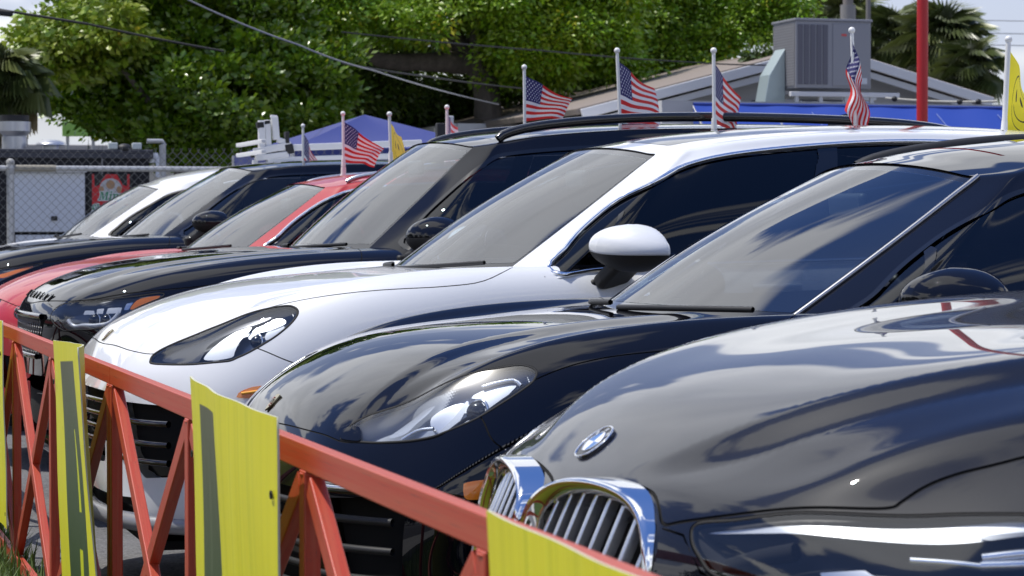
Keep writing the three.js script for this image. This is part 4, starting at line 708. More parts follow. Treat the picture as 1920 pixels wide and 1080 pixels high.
/* red SUV */
{
  const g = carGroup('red', 'red_suv', 'bright red SUV with silver roof rails and chrome-edged windows', 'car');
  const q = carShell('red', g, M.red, { fine: .9, arch: [.93, .40], wb: 2.82, wr: .37, track: .80, cladding: .945 }), B = q.B;
  lamp(q, [[3.0, 3.25], [3.5, 3.85], [4.1, 4.4], [4.7, 4.85], [4.5, 5.1], [3.6, 4.75], [2.95, 4.35], [2.6, 4.1], [2.6, 3.6]], true, { depth: .04, inlays: [[[[2.8, 3.6], [3.3, 4.0], [3.9, 4.5], [3.8, 4.7], [3.1, 4.25], [2.75, 3.95]], .02, M.pale]], eyes: [[3.4, 4.35, .035, .025]] });
  const hood = B.take([[2.85, 0], [2.9, 1.2], [3.0, 3.1], [3.5, 3.8], [4.1, 4.35], [4.75, 4.8], [6, 5.1], [7.2, 5.2], [7.7, 4.9], [7.82, 4.3], [7.9, 0]], [[7.9, -1], [2.85, -1]], .0025); part('bonnet', both(hood), M.red, g);
  const gp = [[-1, .50], [.36, .50], [.47, .60], [.55, .72], [.47, .90], [.40, .915], [-1, .92]];
  hole(q, (u, v, x, y, z) => Math.min(sdPoly(gp)(z, y), .34 - x), .04);
  hole(q, (u, v, x, y, z) => Math.min(sdPoly([[.62, .62], [.84, .60], [.80, .42], [.66, .44]])(z, y), .5 - x), .04);
  { const X = z => .075 + .28 * z * z + .02, P = [[.0, .905], [.36, .90], [.47, .86], [.535, .73], [.46, .60], [.36, .52], [0, .515]]; const loop = [...P, ...P.slice(1, -1).reverse().map(p => [-p[0], p[1]])]; const f = part('grille_frame', tube(loop.map(([z, y]) => [X(z) + (y - .7) * .12, y, z]), .024, true, 8, 120), M.silver, g); for (let i = 0; i < 7; i++) { const y = lerp(.56, .87, i / 6), w = y > .73 ? lerp(.5, .42, (y - .73) / .14) : lerp(.40, .5, (y - .56) / .17); const Q = []; for (let j = 0; j <= 8; j++) { const z = lerp(-w, w, j / 8); Q.push([X(z) + .02 + (y - .7) * .12, y, z]); } part('grille_bar', tube(Q, .007, false, 6, 20), M.satin, f); } }
  for (const s of [1, -1]) mirrorParts(g, s, [1.98, 1.25, .99], [.12, .07, .115, .03], M.red, M.trim, { foot: [1.88, 1.13, .88] });
  for (const s of [1, -1]) { const P = []; for (let i = 0; i <= 20; i++) { const t = i / 20, p = q.sp.cabn.at(lerp(2.0, 9.6, t), vTop(.06)); P.push([p[0], p[1] + .05 * Math.pow(Math.sin(Math.PI * clamp(t * .96 + .02)), .35) - .01, s * p[2]]); } part('roof_rail', tube(P, .014, false, 8, 60), M.satin, g); }
  finishCar(q, M.red, { door: [8.03, 9.6, 10.5], dlo: [[.7, .2], [.5, 1.0], [.5, 2.2], [.95, 3.1], [2.1, 3.4], [3.4, 3.55], [5, 3.62], [8, 3.55], [9.3, 3.2], [9.7, 2.0], [9.4, .4], [6, .25], [3.5, .22]], trim: M.gloss, bead: .010, trimW: .012, tint: M.tint, pillars: [[[4.68, 3.9], [4.92, 3.9], [5.5, 0], [5.22, 0]]] });
}
/* second black boxy SUV */
{
  const g = carGroup('rr', 'black_luxury_suv', 'black SUV between the white van and the red car, far left', 'car');
  const q = carShell('rr', g, M.black2, { fine: .9, arch: [.95, .44], wb: 2.92, wr: .39, cladding: .99 }), B = q.B;
  lamp(q, [[2.7, 2.4], [3.3, 3.4], [4.0, 4.25], [4.9, 4.95], [5.35, 5.05], [5.0, 5.17], [4.2, 5.15], [3.2, 4.95], [2.4, 4.4], [2.1, 3.4], [2.2, 2.6]], true, { glass: M.lens, depth: .04, inlays: [[[[4.0, 4.7], [4.4, 4.85], [5.1, 5.05], [4.9, 5.13], [4.2, 5.05]], .006, M.amber, 'indicator'], [[[2.7, 3.2], [3.3, 3.9], [3.9, 4.5], [3.6, 4.8], [3.0, 4.5], [2.5, 3.8]], .02, M.pale]], eyes: [[3.1, 4.2, .035, .03]] });
  const hood = B.take([[2.52, 0], [2.68, 1], [3.08, 2.4], [3.5, 3.5], [4.06, 4.25], [5.28, 5.02], [6.37, 5.2], [7.58, 5.2], [7.8, 5.0], [7.88, 4.3], [7.92, 0]], [[7.92, -1], [2.5, -1]], .003); part('bonnet', both(hood), M.black2, g);
  hole(q, (u, v, x, y, z) => Math.min(.5 - z, y - .78, .95 - y, .3 - x), .04); hole(q, (u, v, x, y, z) => Math.min(.6 - z, y - .40, .56 - y, .4 - x), .04);
  for (const y of [.92, .87, .82]) part('grille_bar', tube([[.12, y, .5], [.06, y, .25], [.05, y, 0], [.06, y, -.25], [.12, y, -.5]], .01, false, 6, 24), M.gloss, g);
  for (const s of [1, -1]) mirrorParts(g, s, [1.70, 1.325, 1.02], [.125, .075, .115, .03], M.black2, M.trim, { split: -.1, foot: [1.60, 1.21, .92] });
  finishCar(q, M.black2, { door: [8.03, 9.55, 10.6], dlo: [[.6, .3], [.43, .9], [.30, 1.9], [.4, 2.8], [1.0, 3.4], [2.7, 3.58], [4.13, 3.6], [7, 3.55], [9.2, 3.4], [9.7, 2.6], [9.6, .4], [6, .25], [3.5, .25]], trim: M.gloss, tint: M.tint, pillars: [[[4.6, 3.9], [4.9, 3.9], [5.35, 0], [5.05, 0]]] });
}
/* white van with a ladder rack */
{
  const g = carGroup('van', 'white_van', 'small white van with a rack on its roof, farthest in the row', 'van');
  const q = carShell('van', g, M.vanWhite, { fine: .8, arch: [.88, .36], wb: 2.92, wr: .33, track: .74, cladding: .90 }), B = q.B;
  lamp(q, [[3.0, 3.3], [3.6, 3.8], [4.3, 4.3], [5.2, 4.8], [5.1, 5.1], [4.2, 5.0], [3.4, 4.5], [2.8, 3.9]], true, { depth: .04, inlays: [[[[3.4, 3.9], [4.2, 4.4], [4.8, 4.8], [4.3, 4.85], [3.6, 4.4]], .02, M.pale]], eyes: [[4.1, 4.6, .04, .03]] });
  const hood = B.take([[2.7, 0], [2.8, 1.6], [3.0, 3.1], [3.6, 3.7], [4.3, 4.2], [5.2, 4.7], [6.5, 5.0], [7.5, 5.0], [7.8, 4.3], [7.9, 0]], [[7.9, -1], [2.7, -1]], .0025); part('bonnet', both(hood), M.vanWhite, g);
  hole(q, (u, v, x, y, z) => Math.min(.55 - z, y - .45, .62 - y, .4 - x), .04);
  for (const s of [1, -1]) mirrorParts(g, s, [1.86, 1.3, .98], [.10, .10, .11, .02], M.vanWhite, M.trim, { foot: [1.76, 1.2, .86] });
  finishCar(q, M.vanWhite, { door: [8.03, 9.5, 11.2], dlo: [[.8, .3], [.6, 1.0], [.6, 2.0], [1.2, 3.0], [2.2, 3.3], [3.6, 3.35], [4.6, 3.35], [4.7, 2.8], [4.75, .6], [4.4, .28], [2.5, .25]], trim: M.trim, tint: M.tint, pillars: [[[1.6, 3.5], [1.72, 3.5], [2.3, 0], [2.15, 0]]], roofMat: M.vanWhite });
}
/* ---------- ground ---------- */
const AX = (() => { camera.updateMatrixWorld(true); const f = new THREE.Vector3(), r = new THREE.Vector3(), u = new THREE.Vector3(); camera.matrixWorld.extractBasis(r, u, f); f.negate(); return { f, r, u }; })();
// a place seen at picture point (px, py) of the 1920-wide photograph, d metres along the view
const at = (px, py, d) => camera.position.clone().addScaledVector(AX.f, d).addScaledVector(AX.r, (px - 960) / 5000 * d).addScaledVector(AX.u, -(py - 540) / 5000 * d);
const atZ = (px, py, z) => { const q = at(px, py, 1).sub(camera.position); return camera.position.clone().addScaledVector(q, z / q.z); };
const scaleUV = (g, s) => { const P = g.attributes.position, u = []; for (let i = 0; i < P.count; i++) u.push(P.getX(i) * s, P.getZ(i) * s); g.setAttribute('uv', new THREE.Float32BufferAttribute(u, 2)); return g; };
const plane = (x0, x1, z0, z1, y, s = .25) => { const g = new THREE.PlaneGeometry(x1 - x0, z1 - z0); g.rotateX(-Math.PI / 2); g.translate((x0 + x1) / 2, y, (z0 + z1) / 2); return scaleUV(g, s); };
{
  const asph = tex(1024, 1024, (x, y) => { const a = fbm(x / 120, y / 120, 4, 31), b = hash2(x >> 1, y >> 1, 33), c = fbm(x / 9, y / 9, 2, 35); const v = .13 + .07 * (a - .5) + .10 * (b - .5) * (b > .4 ? 1.3 : .5) + .05 * (c - .5); const k = toS(clamp(v, .02, .4)); return [k, k, k * 1.01]; }, true);
  const grit = tex(512, 512, (x, y) => { const v = .55 * hash2(x >> 1, y >> 1, 41) + .45 * hash2(x >> 2, y >> 2, 42); return [v, v, v]; });
  structure('ground', plane(-200, 260, -320, 120, -.004, .25), new THREE.MeshStandardMaterial({ map: asph, bumpMap: grit, bumpScale: .006, roughness: .92 }));
  const conc = tex(512, 512, (x, y) => { const v = toS(.36 + .12 * (fbm(x / 60, y / 60, 4, 51) - .5) + .05 * (hash2(x, y, 52) - .5)); return [v, v * .99, v * .96]; }, true);
  structure('pavement', box(1.5, .10, 200, -1.6, .05, -40), new THREE.MeshStandardMaterial({ map: conc, roughness: .9 }));
  structure('lawn', plane(-.85, .80, -140, 40, .004), std([.045, .075, .02], 1));
  // grass along the foot of the fence
  const B = []; for (let i = 0; i < 7; i++) { const a = i * 2.4, h = .07 + .09 * hash2(i, 3), l = .03 + .05 * hash2(i, 7), w = .004; const dx = Math.cos(a), dz = Math.sin(a); const g = new THREE.BufferGeometry(); const o = .012 * i % .03; g.setAttribute('position', new THREE.Float32BufferAttribute([o * dx - dz * w, 0, o * dz + dx * w, o * dx + dz * w, 0, o * dz - dx * w, dx * l * .5 + dz * w * .8, h * .65, dz * l * .5 - dx * w * .8, dx * l * .5 - dz * w * .8, h * .65, dz * l * .5 + dx * w * .8, dx * l, h, dz * l], 3)); g.setIndex([0, 1, 2, 0, 2, 3, 3, 2, 4]); g.computeVertexNormals(); g.setAttribute('uv', new THREE.BufferAttribute(new Float32Array(10), 2)); B.push(g); }
  const tuft = merge(B), N = 5200, im = new THREE.InstancedMesh(tuft, phy([.11, .20, .03], { roughness: .7, transmission: .35, thickness: 0 }), N); const m = new THREE.Matrix4(), q = new THREE.Quaternion(), Y = new THREE.Vector3(0, 1, 0), col = new THREE.Color();
  for (let i = 0; i < N; i++) { const z = rr(-13.5, -3), near = rnd() < .35; const x = near ? rr(.72, .93) : rr(-.8, .85); const s = rr(.45, 1.25) * (near ? 1.15 : .8); m.compose(new THREE.Vector3(x, 0, z), q.setFromAxisAngle(Y, rr(0, 6.28)), new THREE.Vector3(s, s, s)); im.setMatrixAt(i, m); const d = rr(.6, 1.25); im.setColorAt(i, col.setRGB(d * rr(.9, 1.3), d, d * .9)); }
  im.name = 'grass'; im.userData = { kind: 'stuff', label: 'bright green grass at the foot of the red fence' }; scene.add(im);
  // a few dry leaves on the asphalt
  for (let i = 0; i < 1; i++) { const p = [1.62, .012, -8.35]; const g = new THREE.SphereGeometry(.035, 8, 5); g.scale(1, .3, .7); const P = g.attributes.position; for (let k = 0; k < P.count; k++) P.setY(k, P.getY(k) + .02 * hash2(k, 5)); g.computeVertexNormals(); g.translate(...p); tagged('dry_leaf', g, std([.22, .09, .03], .8), 'crumpled brown leaf lying on the asphalt before the white car', 'leaf'); }
}
/* ---------- red fence ---------- */
const RED = (() => { const t = tex(256, 256, (x, y) => { const a = fbm(x / 40, y / 40, 4, 71), b = fbm(x / 6, y / 30, 3, 73); const k = sstep(.35, .75, a) * .55 + .25 * b, chip = fbm(x / 5 + 40, y / 5, 3, 77); if (chip > .80) return [toS(.10), toS(.045), toS(.03)]; if (chip > .77) return [toS(.30), toS(.05), toS(.03)]; return [toS(lerp(.45, .47, k)), toS(lerp(.040, .095, k)), toS(lerp(.015, .044, k))]; }, true); t.repeat.set(1.3, 1.3); return new THREE.MeshStandardMaterial({ map: t, roughness: .42 }); })();
function fence(name, label, posts, y1) {
  const X = .885, g = thing(name, label, 'fence', [X, 0, posts[0]], 'red metal fence sections along the car row'), T = .052, y0 = .128, top = .922;
  const z = posts.map(p => p - posts[0]), n = z.length - 1;
  part('top_rail', bar([0, top, z[0] - T / 2], [0, top, z[n] + T / 2], .024, .046, .003), RED, g);
  part('bottom_rail', bar([0, y0, z[0] - T / 2], [0, y0, z[n] + T / 2], .024, .046, .003), RED, g);
  z.forEach((q, i) => { part('post', bar([0, i === 0 || i === n ? 0 : y0 + .02, q], [0, top - .022, q], .028, .045, .003, [0, 0, 1]), RED, g); const w = new THREE.TorusGeometry(.024, .004, 5, 14); w.rotateX(Math.PI / 2); w.scale(.62, .6, 1); w.translate(0, top - .028, q); part('weld', w, RED, g); });
  for (let i = 0; i < n; i++) {
    part('brace', bar([.0, top - .045, z[i] + .045], [0, y0 + .04, z[i + 1] - .045], .026, .042, .003), RED, g);
    part('brace', bar([.003, y0 + .04, z[i] + .045], [.003, top - .045, z[i + 1] - .045], .026, .042, .003), RED, g);
  }
  for (const q of [z[0], z[n]]) part('base_plate', box(.14, .012, .10, 0, .006, q, .004), RED, g);
}
fence('red_fence', 'red metal fence section with crossed braces, the far half at the left', [-14.0, -12.9, -11.8, -10.65, -9.48, -8.26, -6.862]);
fence('red_fence', 'red metal fence section with crossed braces, the near half in front of the dark cars', [-6.806, -5.57, -4.34, -3.21, -2.0, -.8, .4]);
/* ---------- yellow banners ---------- */
function banner(label, z0, z1, y0, yl, yr, draw, bow) {
  const W = 512, H = 512, cv = document.createElement('canvas'); cv.width = W; cv.height = H; const c = cv.getContext('2d');
  c.fillStyle = 'rgb(230,222,38)'; c.fillRect(0, 0, W, H);
  for (let i = 0; i < 120; i++) { const x = rnd() * W, a = rr(.02, .09); c.fillStyle = rnd() < .5 ? `rgba(150,160,0,${a})` : `rgba(250,250,120,${a})`; c.fillRect(x, 0, rr(1, 9), H); }
  draw(c, W, H);
  for (let i = 0; i < 60; i++) { c.fillStyle = `rgba(${rnd() < .6 ? '120,110,40' : '245,245,190'},${rr(.1, .4)})`; const x = rnd() * W, y = rnd() * H; c.fillRect(x, y, rr(1, 3), rr(1, 8)); }
  for (let i = 0; i < 14; i++) { c.fillStyle = `rgba(245,245,220,${rr(.15, .35)})`; c.fillRect(rnd() * W, rnd() * H * .4, 1.3, rr(60, 300)); }
  const t = new THREE.CanvasTexture(cv); t.colorSpace = THREE.SRGBColorSpace; t.magFilter = THREE.LinearFilter;
  const flute = tex(512, 4, (x) => { const v = .5 + .5 * Math.cos(x / 512 * Math.PI * 2 * 90); return [v, v, v]; });
  const g = new THREE.PlaneGeometry(1, 1, 40, 30), P = g.attributes.position, U = g.attributes.uv, th = .004;
  const front = g.clone(), back = g.clone();
  const put = (G, off) => { const Q = G.attributes.position; for (let i = 0; i < Q.count; i++) { const a = Q.getX(i) + .5, b = Q.getY(i) + .5; const y = lerp(y0, lerp(yl, yr, a), b), z = lerp(z0, z1, a); const wav = .006 * Math.sin(a * 17 + b * 3) + .004 * Math.sin(a * 5 + b * 9); Q.setXYZ(i, .822 + .03 * (.95 - y) - bow(a, b) + wav * .5 + off, y - th * 0, z); } G.computeVertexNormals(); };
  put(front, 0); put(back, th);
  const edge = []; const n = 40; const idx = []; const fp = front.attributes.position, bp = back.attributes.position; const loop = []; for (let i = 0; i <= 40; i++) loop.push(i); for (let j = 1; j <= 30; j++) loop.push(j * 41 + 40); for (let i = 39; i >= 0; i--) loop.push(30 * 41 + i); for (let j = 29; j >= 1; j--) loop.push(j * 41);
  const V = []; loop.forEach(k => { V.push(fp.getX(k), fp.getY(k), fp.getZ(k), bp.getX(k), bp.getY(k), bp.getZ(k)); }); const L = loop.length; for (let i = 0; i < L; i++) { const a = 2 * i, b = 2 * ((i + 1) % L); idx.push(a, a + 1, b, b, a + 1, b + 1); } const eg = new THREE.BufferGeometry(); eg.setAttribute('position', new THREE.Float32BufferAttribute(V, 3)); eg.setIndex(idx); eg.computeVertexNormals();
  const o = thing('yellow_banner', label, 'banner', [0, 0, 0], 'yellow plastic banners on the red fence');
  part('printed_face', front, phy([1, 1, 1], { map: t, roughness: .38, bumpMap: flute, bumpScale: .0012 }), o); part('back_face', back, std([.62, .63, .04], .6), o); part('cut_edge', eg, std([.55, .55, .42], .8), o);
  const tie = []; for (const [a, y] of [[.03, .86], [.97, .86], [.03, .3], [.97, .3]]) { const r = new THREE.TorusGeometry(.006, .0018, 5, 12); r.rotateY(Math.PI / 2); r.translate(.818 + .03 * (.95 - y), y, lerp(z0, z1, a)); tie.push(r); } for (const r of tie) part('cable_tie', r, M.rubber, o);
}
const INK = c => { const g = c.createLinearGradient(0, 0, 0, 512); g.addColorStop(0, 'rgb(96,96,70)'); g.addColorStop(.5, 'rgb(62,80,44)'); g.addColorStop(1, 'rgb(58,76,44)'); c.fillStyle = g; };
const poly = (c, P) => { c.beginPath(); P.forEach(([x, y], i) => i ? c.lineTo(x * 512, y * 512) : c.moveTo(x * 512, y * 512)); c.closePath(); c.fill(); };
banner('yellow banner with a faded dark letter A, second from the left', -7.70, -6.70, .10, .977, 1.001, c => { INK(c); poly(c, [[.15, .065], [.43, .055], [.64, .66], [.68, 1], [.24, 1], [.22, .6]]); c.fillStyle = 'rgb(214,218,30)'; poly(c, [[.335, .27], [.35, .27], [.475, .515], [.41, .52]]); poly(c, [[.40, .635], [.49, .63], [.53, 1], [.44, 1]]); }, (a, b) => .05 * Math.pow(a, 5) * b - .012 * Math.sin(Math.PI * a));
banner('yellow banner with one upright dark bar, in front of the black car', -5.20, -4.32, .12, 1.010, .990, c => { INK(c); poly(c, [[.185, .045], [.405, .045], [.42, .95], [.20, .95]]); }, (a, b) => .012 * Math.sin(Math.PI * a));
banner('yellow banner below the kidney grilles, nearest at the right', -3.003, -1.95, .12, .973, .967, c => { INK(c); poly(c, [[.3, .25], [.7, .25], [.7, .95], [.3, .95]]); }, (a, b) => .01 * Math.sin(Math.PI * a));
banner('yellow banner cut off by the left edge of the photo', -10.41, -9.37, .25, .975, .975, c => { INK(c); poly(c, [[.3, .15], [.7, .15], [.7, .85], [.3, .85]]); }, (a, b) => .01 * Math.sin(Math.PI * a));
/* ---------- flags ---------- */
const starCanvas = (() => {
  const W = 760, H = 400, cv = document.createElement('canvas'); cv.width = W; cv.height = H; const c = cv.getContext('2d');
  for (let i = 0; i < 13; i++) { c.fillStyle = i % 2 ? 'rgb(236,234,236)' : 'rgb(214,30,26)'; c.fillRect(0, i * H / 13, W, H / 13 + 1); }
  c.fillStyle = 'rgb(34,30,98)'; c.fillRect(0, 0, W * .4, H * 7 / 13); c.fillStyle = 'rgb(240,240,245)';
  for (let r = 0; r < 9; r++) for (let k = 0; k < (r % 2 ? 5 : 6); k++) { const x = W * .4 * (r % 2 ? (k + 1) / 6 : (k + .5) / 6), y = H * 7 / 13 * (r + 1) / 10; c.beginPath(); for (let i = 0; i < 10; i++) { const q = i % 2 ? 4.6 : 11.5, a = -Math.PI / 2 + i * Math.PI / 5; const X = x + q * Math.cos(a), Y = y + q * Math.sin(a); i ? c.lineTo(X, Y) : c.moveTo(X, Y); } c.closePath(); c.fill(); }
  const t = new THREE.CanvasTexture(cv); t.colorSpace = THREE.SRGBColorSpace; t.magFilter = THREE.LinearFilter; return t;
})();
const faceCanvas = (() => {
  const cv = document.createElement('canvas'); cv.width = 600; cv.height = 400; const c = cv.getContext('2d'); c.fillStyle = 'rgb(246,228,20)'; c.fillRect(0, 0, 600, 400);
  c.strokeStyle = 'rgb(20,18,10)'; c.lineCap = 'round'; c.lineWidth = 7; c.beginPath(); c.ellipse(300, 200, 175, 170, 0, 0, 7); c.stroke(); c.fillStyle = 'rgb(20,18,10)'; for (const x of [245, 355]) { c.beginPath(); c.ellipse(x, 150, 17, 38, 0, 0, 7); c.fill(); } c.lineWidth = 10; c.beginPath(); c.arc(300, 190, 110, .35, Math.PI - .35); c.stroke(); c.lineWidth = 6; c.beginPath(); c.moveTo(185, 220); c.lineTo(205, 232); c.moveTo(395, 232); c.lineTo(415, 220); c.stroke();
  const t = new THREE.CanvasTexture(cv); t.colorSpace = THREE.SRGBColorSpace; t.magFilter = THREE.LinearFilter; return t;
})();
const clothMat = t => phy([1, 1, 1], { map: t, roughness: .75, transmission: .22, thickness: 0 });
const starMat = clothMat(starCanvas), faceMat = clothMat(faceCanvas), plastic = std([.78, .78, .76], .35);
// px of the ball, px of the foot, depth, cloth: h hoist, run of the fly edge [right, up, away] for top and bottom corners, waves
function flag(label, top, foot, d, o) {
  const a = at(...top, d), b = at(...foot, d); const g = thing('car_flag', label, 'flag', [b.x, b.y, b.z], o.smile ? 'yellow smiling flags clipped to the cars' : 'striped flags clipped to the car windows'); const A = a.clone().sub(b);
  part('pole', tube([[0, 0, 0], [A.x * .5, A.y * .5, A.z * .5], [A.x, A.y, A.z]], o.r || .0085, false, 10, 8), plastic, g);
  const ball = new THREE.SphereGeometry(.015, 14, 10); ball.translate(A.x, A.y, A.z); part('finial', ball, plastic, g);
  { const n = A.clone().normalize(), c1 = cyl(.014, .012, .05); c1.applyQuaternion(new THREE.Quaternion().setFromUnitVectors(new THREE.Vector3(0, 1, 0), n)); c1.translate(n.x * .05, n.y * .05, n.z * .05); part('window_clip', merge([c1, cyl(o.limp ? .036 : .016, .015, .045, 0, .0, 0, 14), box(o.limp ? .075 : .035, .02, .03, 0, -.028, 0, .006)]), plastic, g); }
  const gm = new THREE.PlaneGeometry(1, 1, 36, 24), P = gm.attributes.position; const L = A.length(), n = A.clone().divideScalar(L); const h = o.h || .29, t0 = L - (o.drop ?? .045);
  const R = AX.r, F = AX.f; const V = (q, s) => new THREE.Vector3().addScaledVector(R, q[0]).addScaledVector(new THREE.Vector3(0, 1, 0), q[1]).addScaledVector(F, q[2]);
  const ft = V(o.top), fb = V(o.bot);
  for (let i = 0; i < P.count; i++) { const u = P.getX(i) + .5, v = .5 - P.getY(i); const p = n.clone().multiplyScalar(t0 - v * h); const e = ft.clone().lerp(fb, v); p.addScaledVector(e, u);
    const w = Math.sin(u * (o.k || 9) + v * (o.kv || 2.5) + (o.ph || 0)) * (o.amp || .022) * Math.min(1, u * 3); if (o.limp) { p.copy(n).multiplyScalar(t0); p.y -= u * .31 + v * .175; p.addScaledVector(R, .006 + (v - .28) * .085 * (.55 + .75 * u) + .012 * Math.sin(u * 11 + v * 3)).addScaledVector(F, -.02 + .03 * Math.sin(v * 9 + u * 4) * (.3 + u)); P.setXYZ(i, p.x, p.y, p.z); continue; }
    p.addScaledVector(F, w * .9).addScaledVector(R, w * (o.side ?? .35)); p.y += (o.sag || 0) * u * (1 - u) * -1 + .01 * Math.sin(u * 7 + 4 * v) * u; P.setXYZ(i, p.x, p.y, p.z); }
  gm.computeVertexNormals(); part('cloth', gm, o.smile ? faceMat : starMat, g);
  return g;
}
flag('limp striped flag on a white pole behind the second black SUV, leftmost flag', [568, 236], [568, 322], 18.6, { h: .27, top: [.095, -.22, .30], bot: [.13, -.12, .30], amp: .02 });
flag('striped flag flying right above the red car roof', [643, 213], [644, 320], 15.9, { h: .245, top: [.24, -.16, .22], bot: [.17, -.01, .25], k: 10, amp: .022 });
flag('thin folded yellow flag with a face, between the red car and the tall black SUV', [730, 214], [733, 310], 14.9, { smile: true, h: .25, top: [.05, -.07, .3], bot: [.10, -.03, .3], k: 8, amp: .014, side: .2 });
flag('small striped flag half hidden behind the front of the tall black SUV roof', [838, 201], [838, 300], 15.5, { h: .27, top: [.055, -.06, .3], bot: [.09, -.06, .3], amp: .018 });
flag('striped flag waving to the right behind the long dark roof rail', [983, 126], [984, 262], 14.3, { h: .245, top: [.255, -.115, .18], bot: [.21, .03, .2], k: 8, amp: .022 });
flag('striped flag on a tall white pole between the tall black SUV and the white roof', [1157, 95], [1165, 285], 13, { h: .30, drop: .05, top: [.185, -.12, .24], bot: [.215, -.005, .22], k: 6, amp: .03, ph: 1.2 });
flag('striped flag drooping over the middle of the white roof', [1338, 95], [1339, 252], 12.3, { h: .27, drop: .055, top: [.145, -.15, .24], bot: [.125, -.06, .24], k: 7, amp: .025, ph: 2 });
flag('limp star-spangled flag hanging straight down before the grey machine, on a flared white base', [1597, 57], [1605, 280], 11.5, { limp: true, h: .30, drop: .04, top: [.035, -.34, .02], bot: [.065, -.17, .02], k: 9, kv: 4, amp: .03, side: 1.0 });
flag('bright yellow flag with black face lines at the right edge', [1891, 74], [1882, 262], 10.4, { smile: true, h: .34, drop: .03, r: .0105, top: [.13, -.20, .20], bot: [.20, -.02, .20], k: 6, kv: 4, amp: .022, side: .8 });
/* ---------- ladder rack on the van ---------- */
{
  const g = thing('ladder_rack', 'white ladder rack of bars and uprights on the white van roof', 'roof rack', [3.6, 1.80, -20.4]); const W = std([.72, .72, .71], .35), o = g.position; const pl = (x, y, z) => [x - o.x, y - o.y, z - o.z];
  const z = -20.35; const c = (px, py) => { const p = atZ(px, py, z); return pl(p.x, p.y, p.z); };
  const B = (a, b, w, h, n = 'bar', m = W) => part(n, bar(c(...a), c(...b), w, h, .006), m, g);
  B([520, 278], [790, 268], .05, .05); B([500, 301], [760, 292], .07, .045); B([500, 309], [770, 302], .05, .03);
  B([490, 226], [491, 300], .055, .05, 'upright'); B([501, 225], [503, 275], .05, .045, 'upright'); B([514, 219], [518, 262], .06, .05, 'upright'); B([507, 218], [519, 219], .05, .02, 'hook');
  B([476, 285], [545, 272], .07, .055, 'bracket'); B([478, 297], [540, 289], .08, .045, 'bracket'); B([520, 262], [540, 268], .06, .04, 'bracket');
  B([487, 229], [488, 240], .06, .055, 'end_cap', M.trim); B([499, 226], [500, 233], .055, .05, 'end_cap', M.trim); B([534, 258], [541, 258], .08, .09, 'end_cap', M.trim); B([534, 281], [549, 278], .08, .075, 'end_cap', M.trim);
  for (const x of [478, 522, 640, 740]) B([x, 300], [x, 314], .05, .04, 'foot'); B([470, 294], [541, 283], .012, .02, 'strap', M.trim);
  const z2 = .55; for (const y of [.06, .14]) part('cross_bar', bar([.1, y, -z2], [.1, y, z2], .04, .03, .006), W, g);
}
/* ---------- chain-link fence, far left ---------- */
{
  const Z = -22.2, g = thing('chain_link_fence', 'galvanised chain-link fence with top rail in front of the black trailer', 'fence', [2.0, 0, Z]); const gal = std([.50, .51, .52], .45, .55);
  const wireM = std([.20, .20, .195], .6, .3), dull = std([.36, .36, .35], .7, .2);
  const X0 = -2.0, X1 = 6.2, top = 1.80, p = .0715; const L = [];
  const seg = (x0, y0, x1, y1, dz) => { const dx = x1 - x0, dy = y1 - y0, l = Math.hypot(dx, dy), q = new THREE.BoxGeometry(.0027, l, .0027); q.rotateZ(-Math.atan2(dx, dy)); q.translate((x0 + x1) / 2, (y0 + y1) / 2, dz); return q; };
  const n = Math.round((X1 - X0) / p), m = 26, hy = p * .5 * 1.0; // diamonds: half width p/2, half height hy
  for (let i = 0; i < n; i++) { const x = X0 + i * p; for (let j = 0; j < m; j++) { const y = .06 + j * hy * 2; L.push(seg(x, y, x + p / 2, y + hy, .004), seg(x + p / 2, y + hy, x, y + 2 * hy, .001), seg(x + p, y, x + p / 2, y + hy, -.004), seg(x + p / 2, y + hy, x + p, y + 2 * hy, -.001)); } const yt = .06 + m * hy * 2; L.push(seg(x + p * .0, yt, x + .010, yt + .03, .003), seg(x, yt, x - .010, yt + .03, -.003)); }
  const mesh = part('wire_mesh', merge(L), wireM, g); mesh.userData.kind = 'stuff'; mesh.position.set(-2.0, 0, .035);
  part('top_rail', tube([[X0 - 2, 1.775, 0], [1, 1.775, 0], [X1 - 2, 1.775, 0]], .024, false, 10), gal, g);
  for (const x of [.03, 3.1, -2.9]) { const q = part('post', cyl(.032, .032, 1.82, x, .91, 0, 14), gal, g); part('cap', merge([new THREE.SphereGeometry(.036, 12, 8).translate(x, 1.82, 0), cyl(.040, .040, .05, x, 1.75, 0, 12)]), dull, q); }
  part('splice_sleeve', cyl(.028, .028, .34, 0, 0, 0, 12).rotateZ(Math.PI / 2).translate(.23, 1.775, 0), std([.33, .31, .26], .8, .2), g);
}
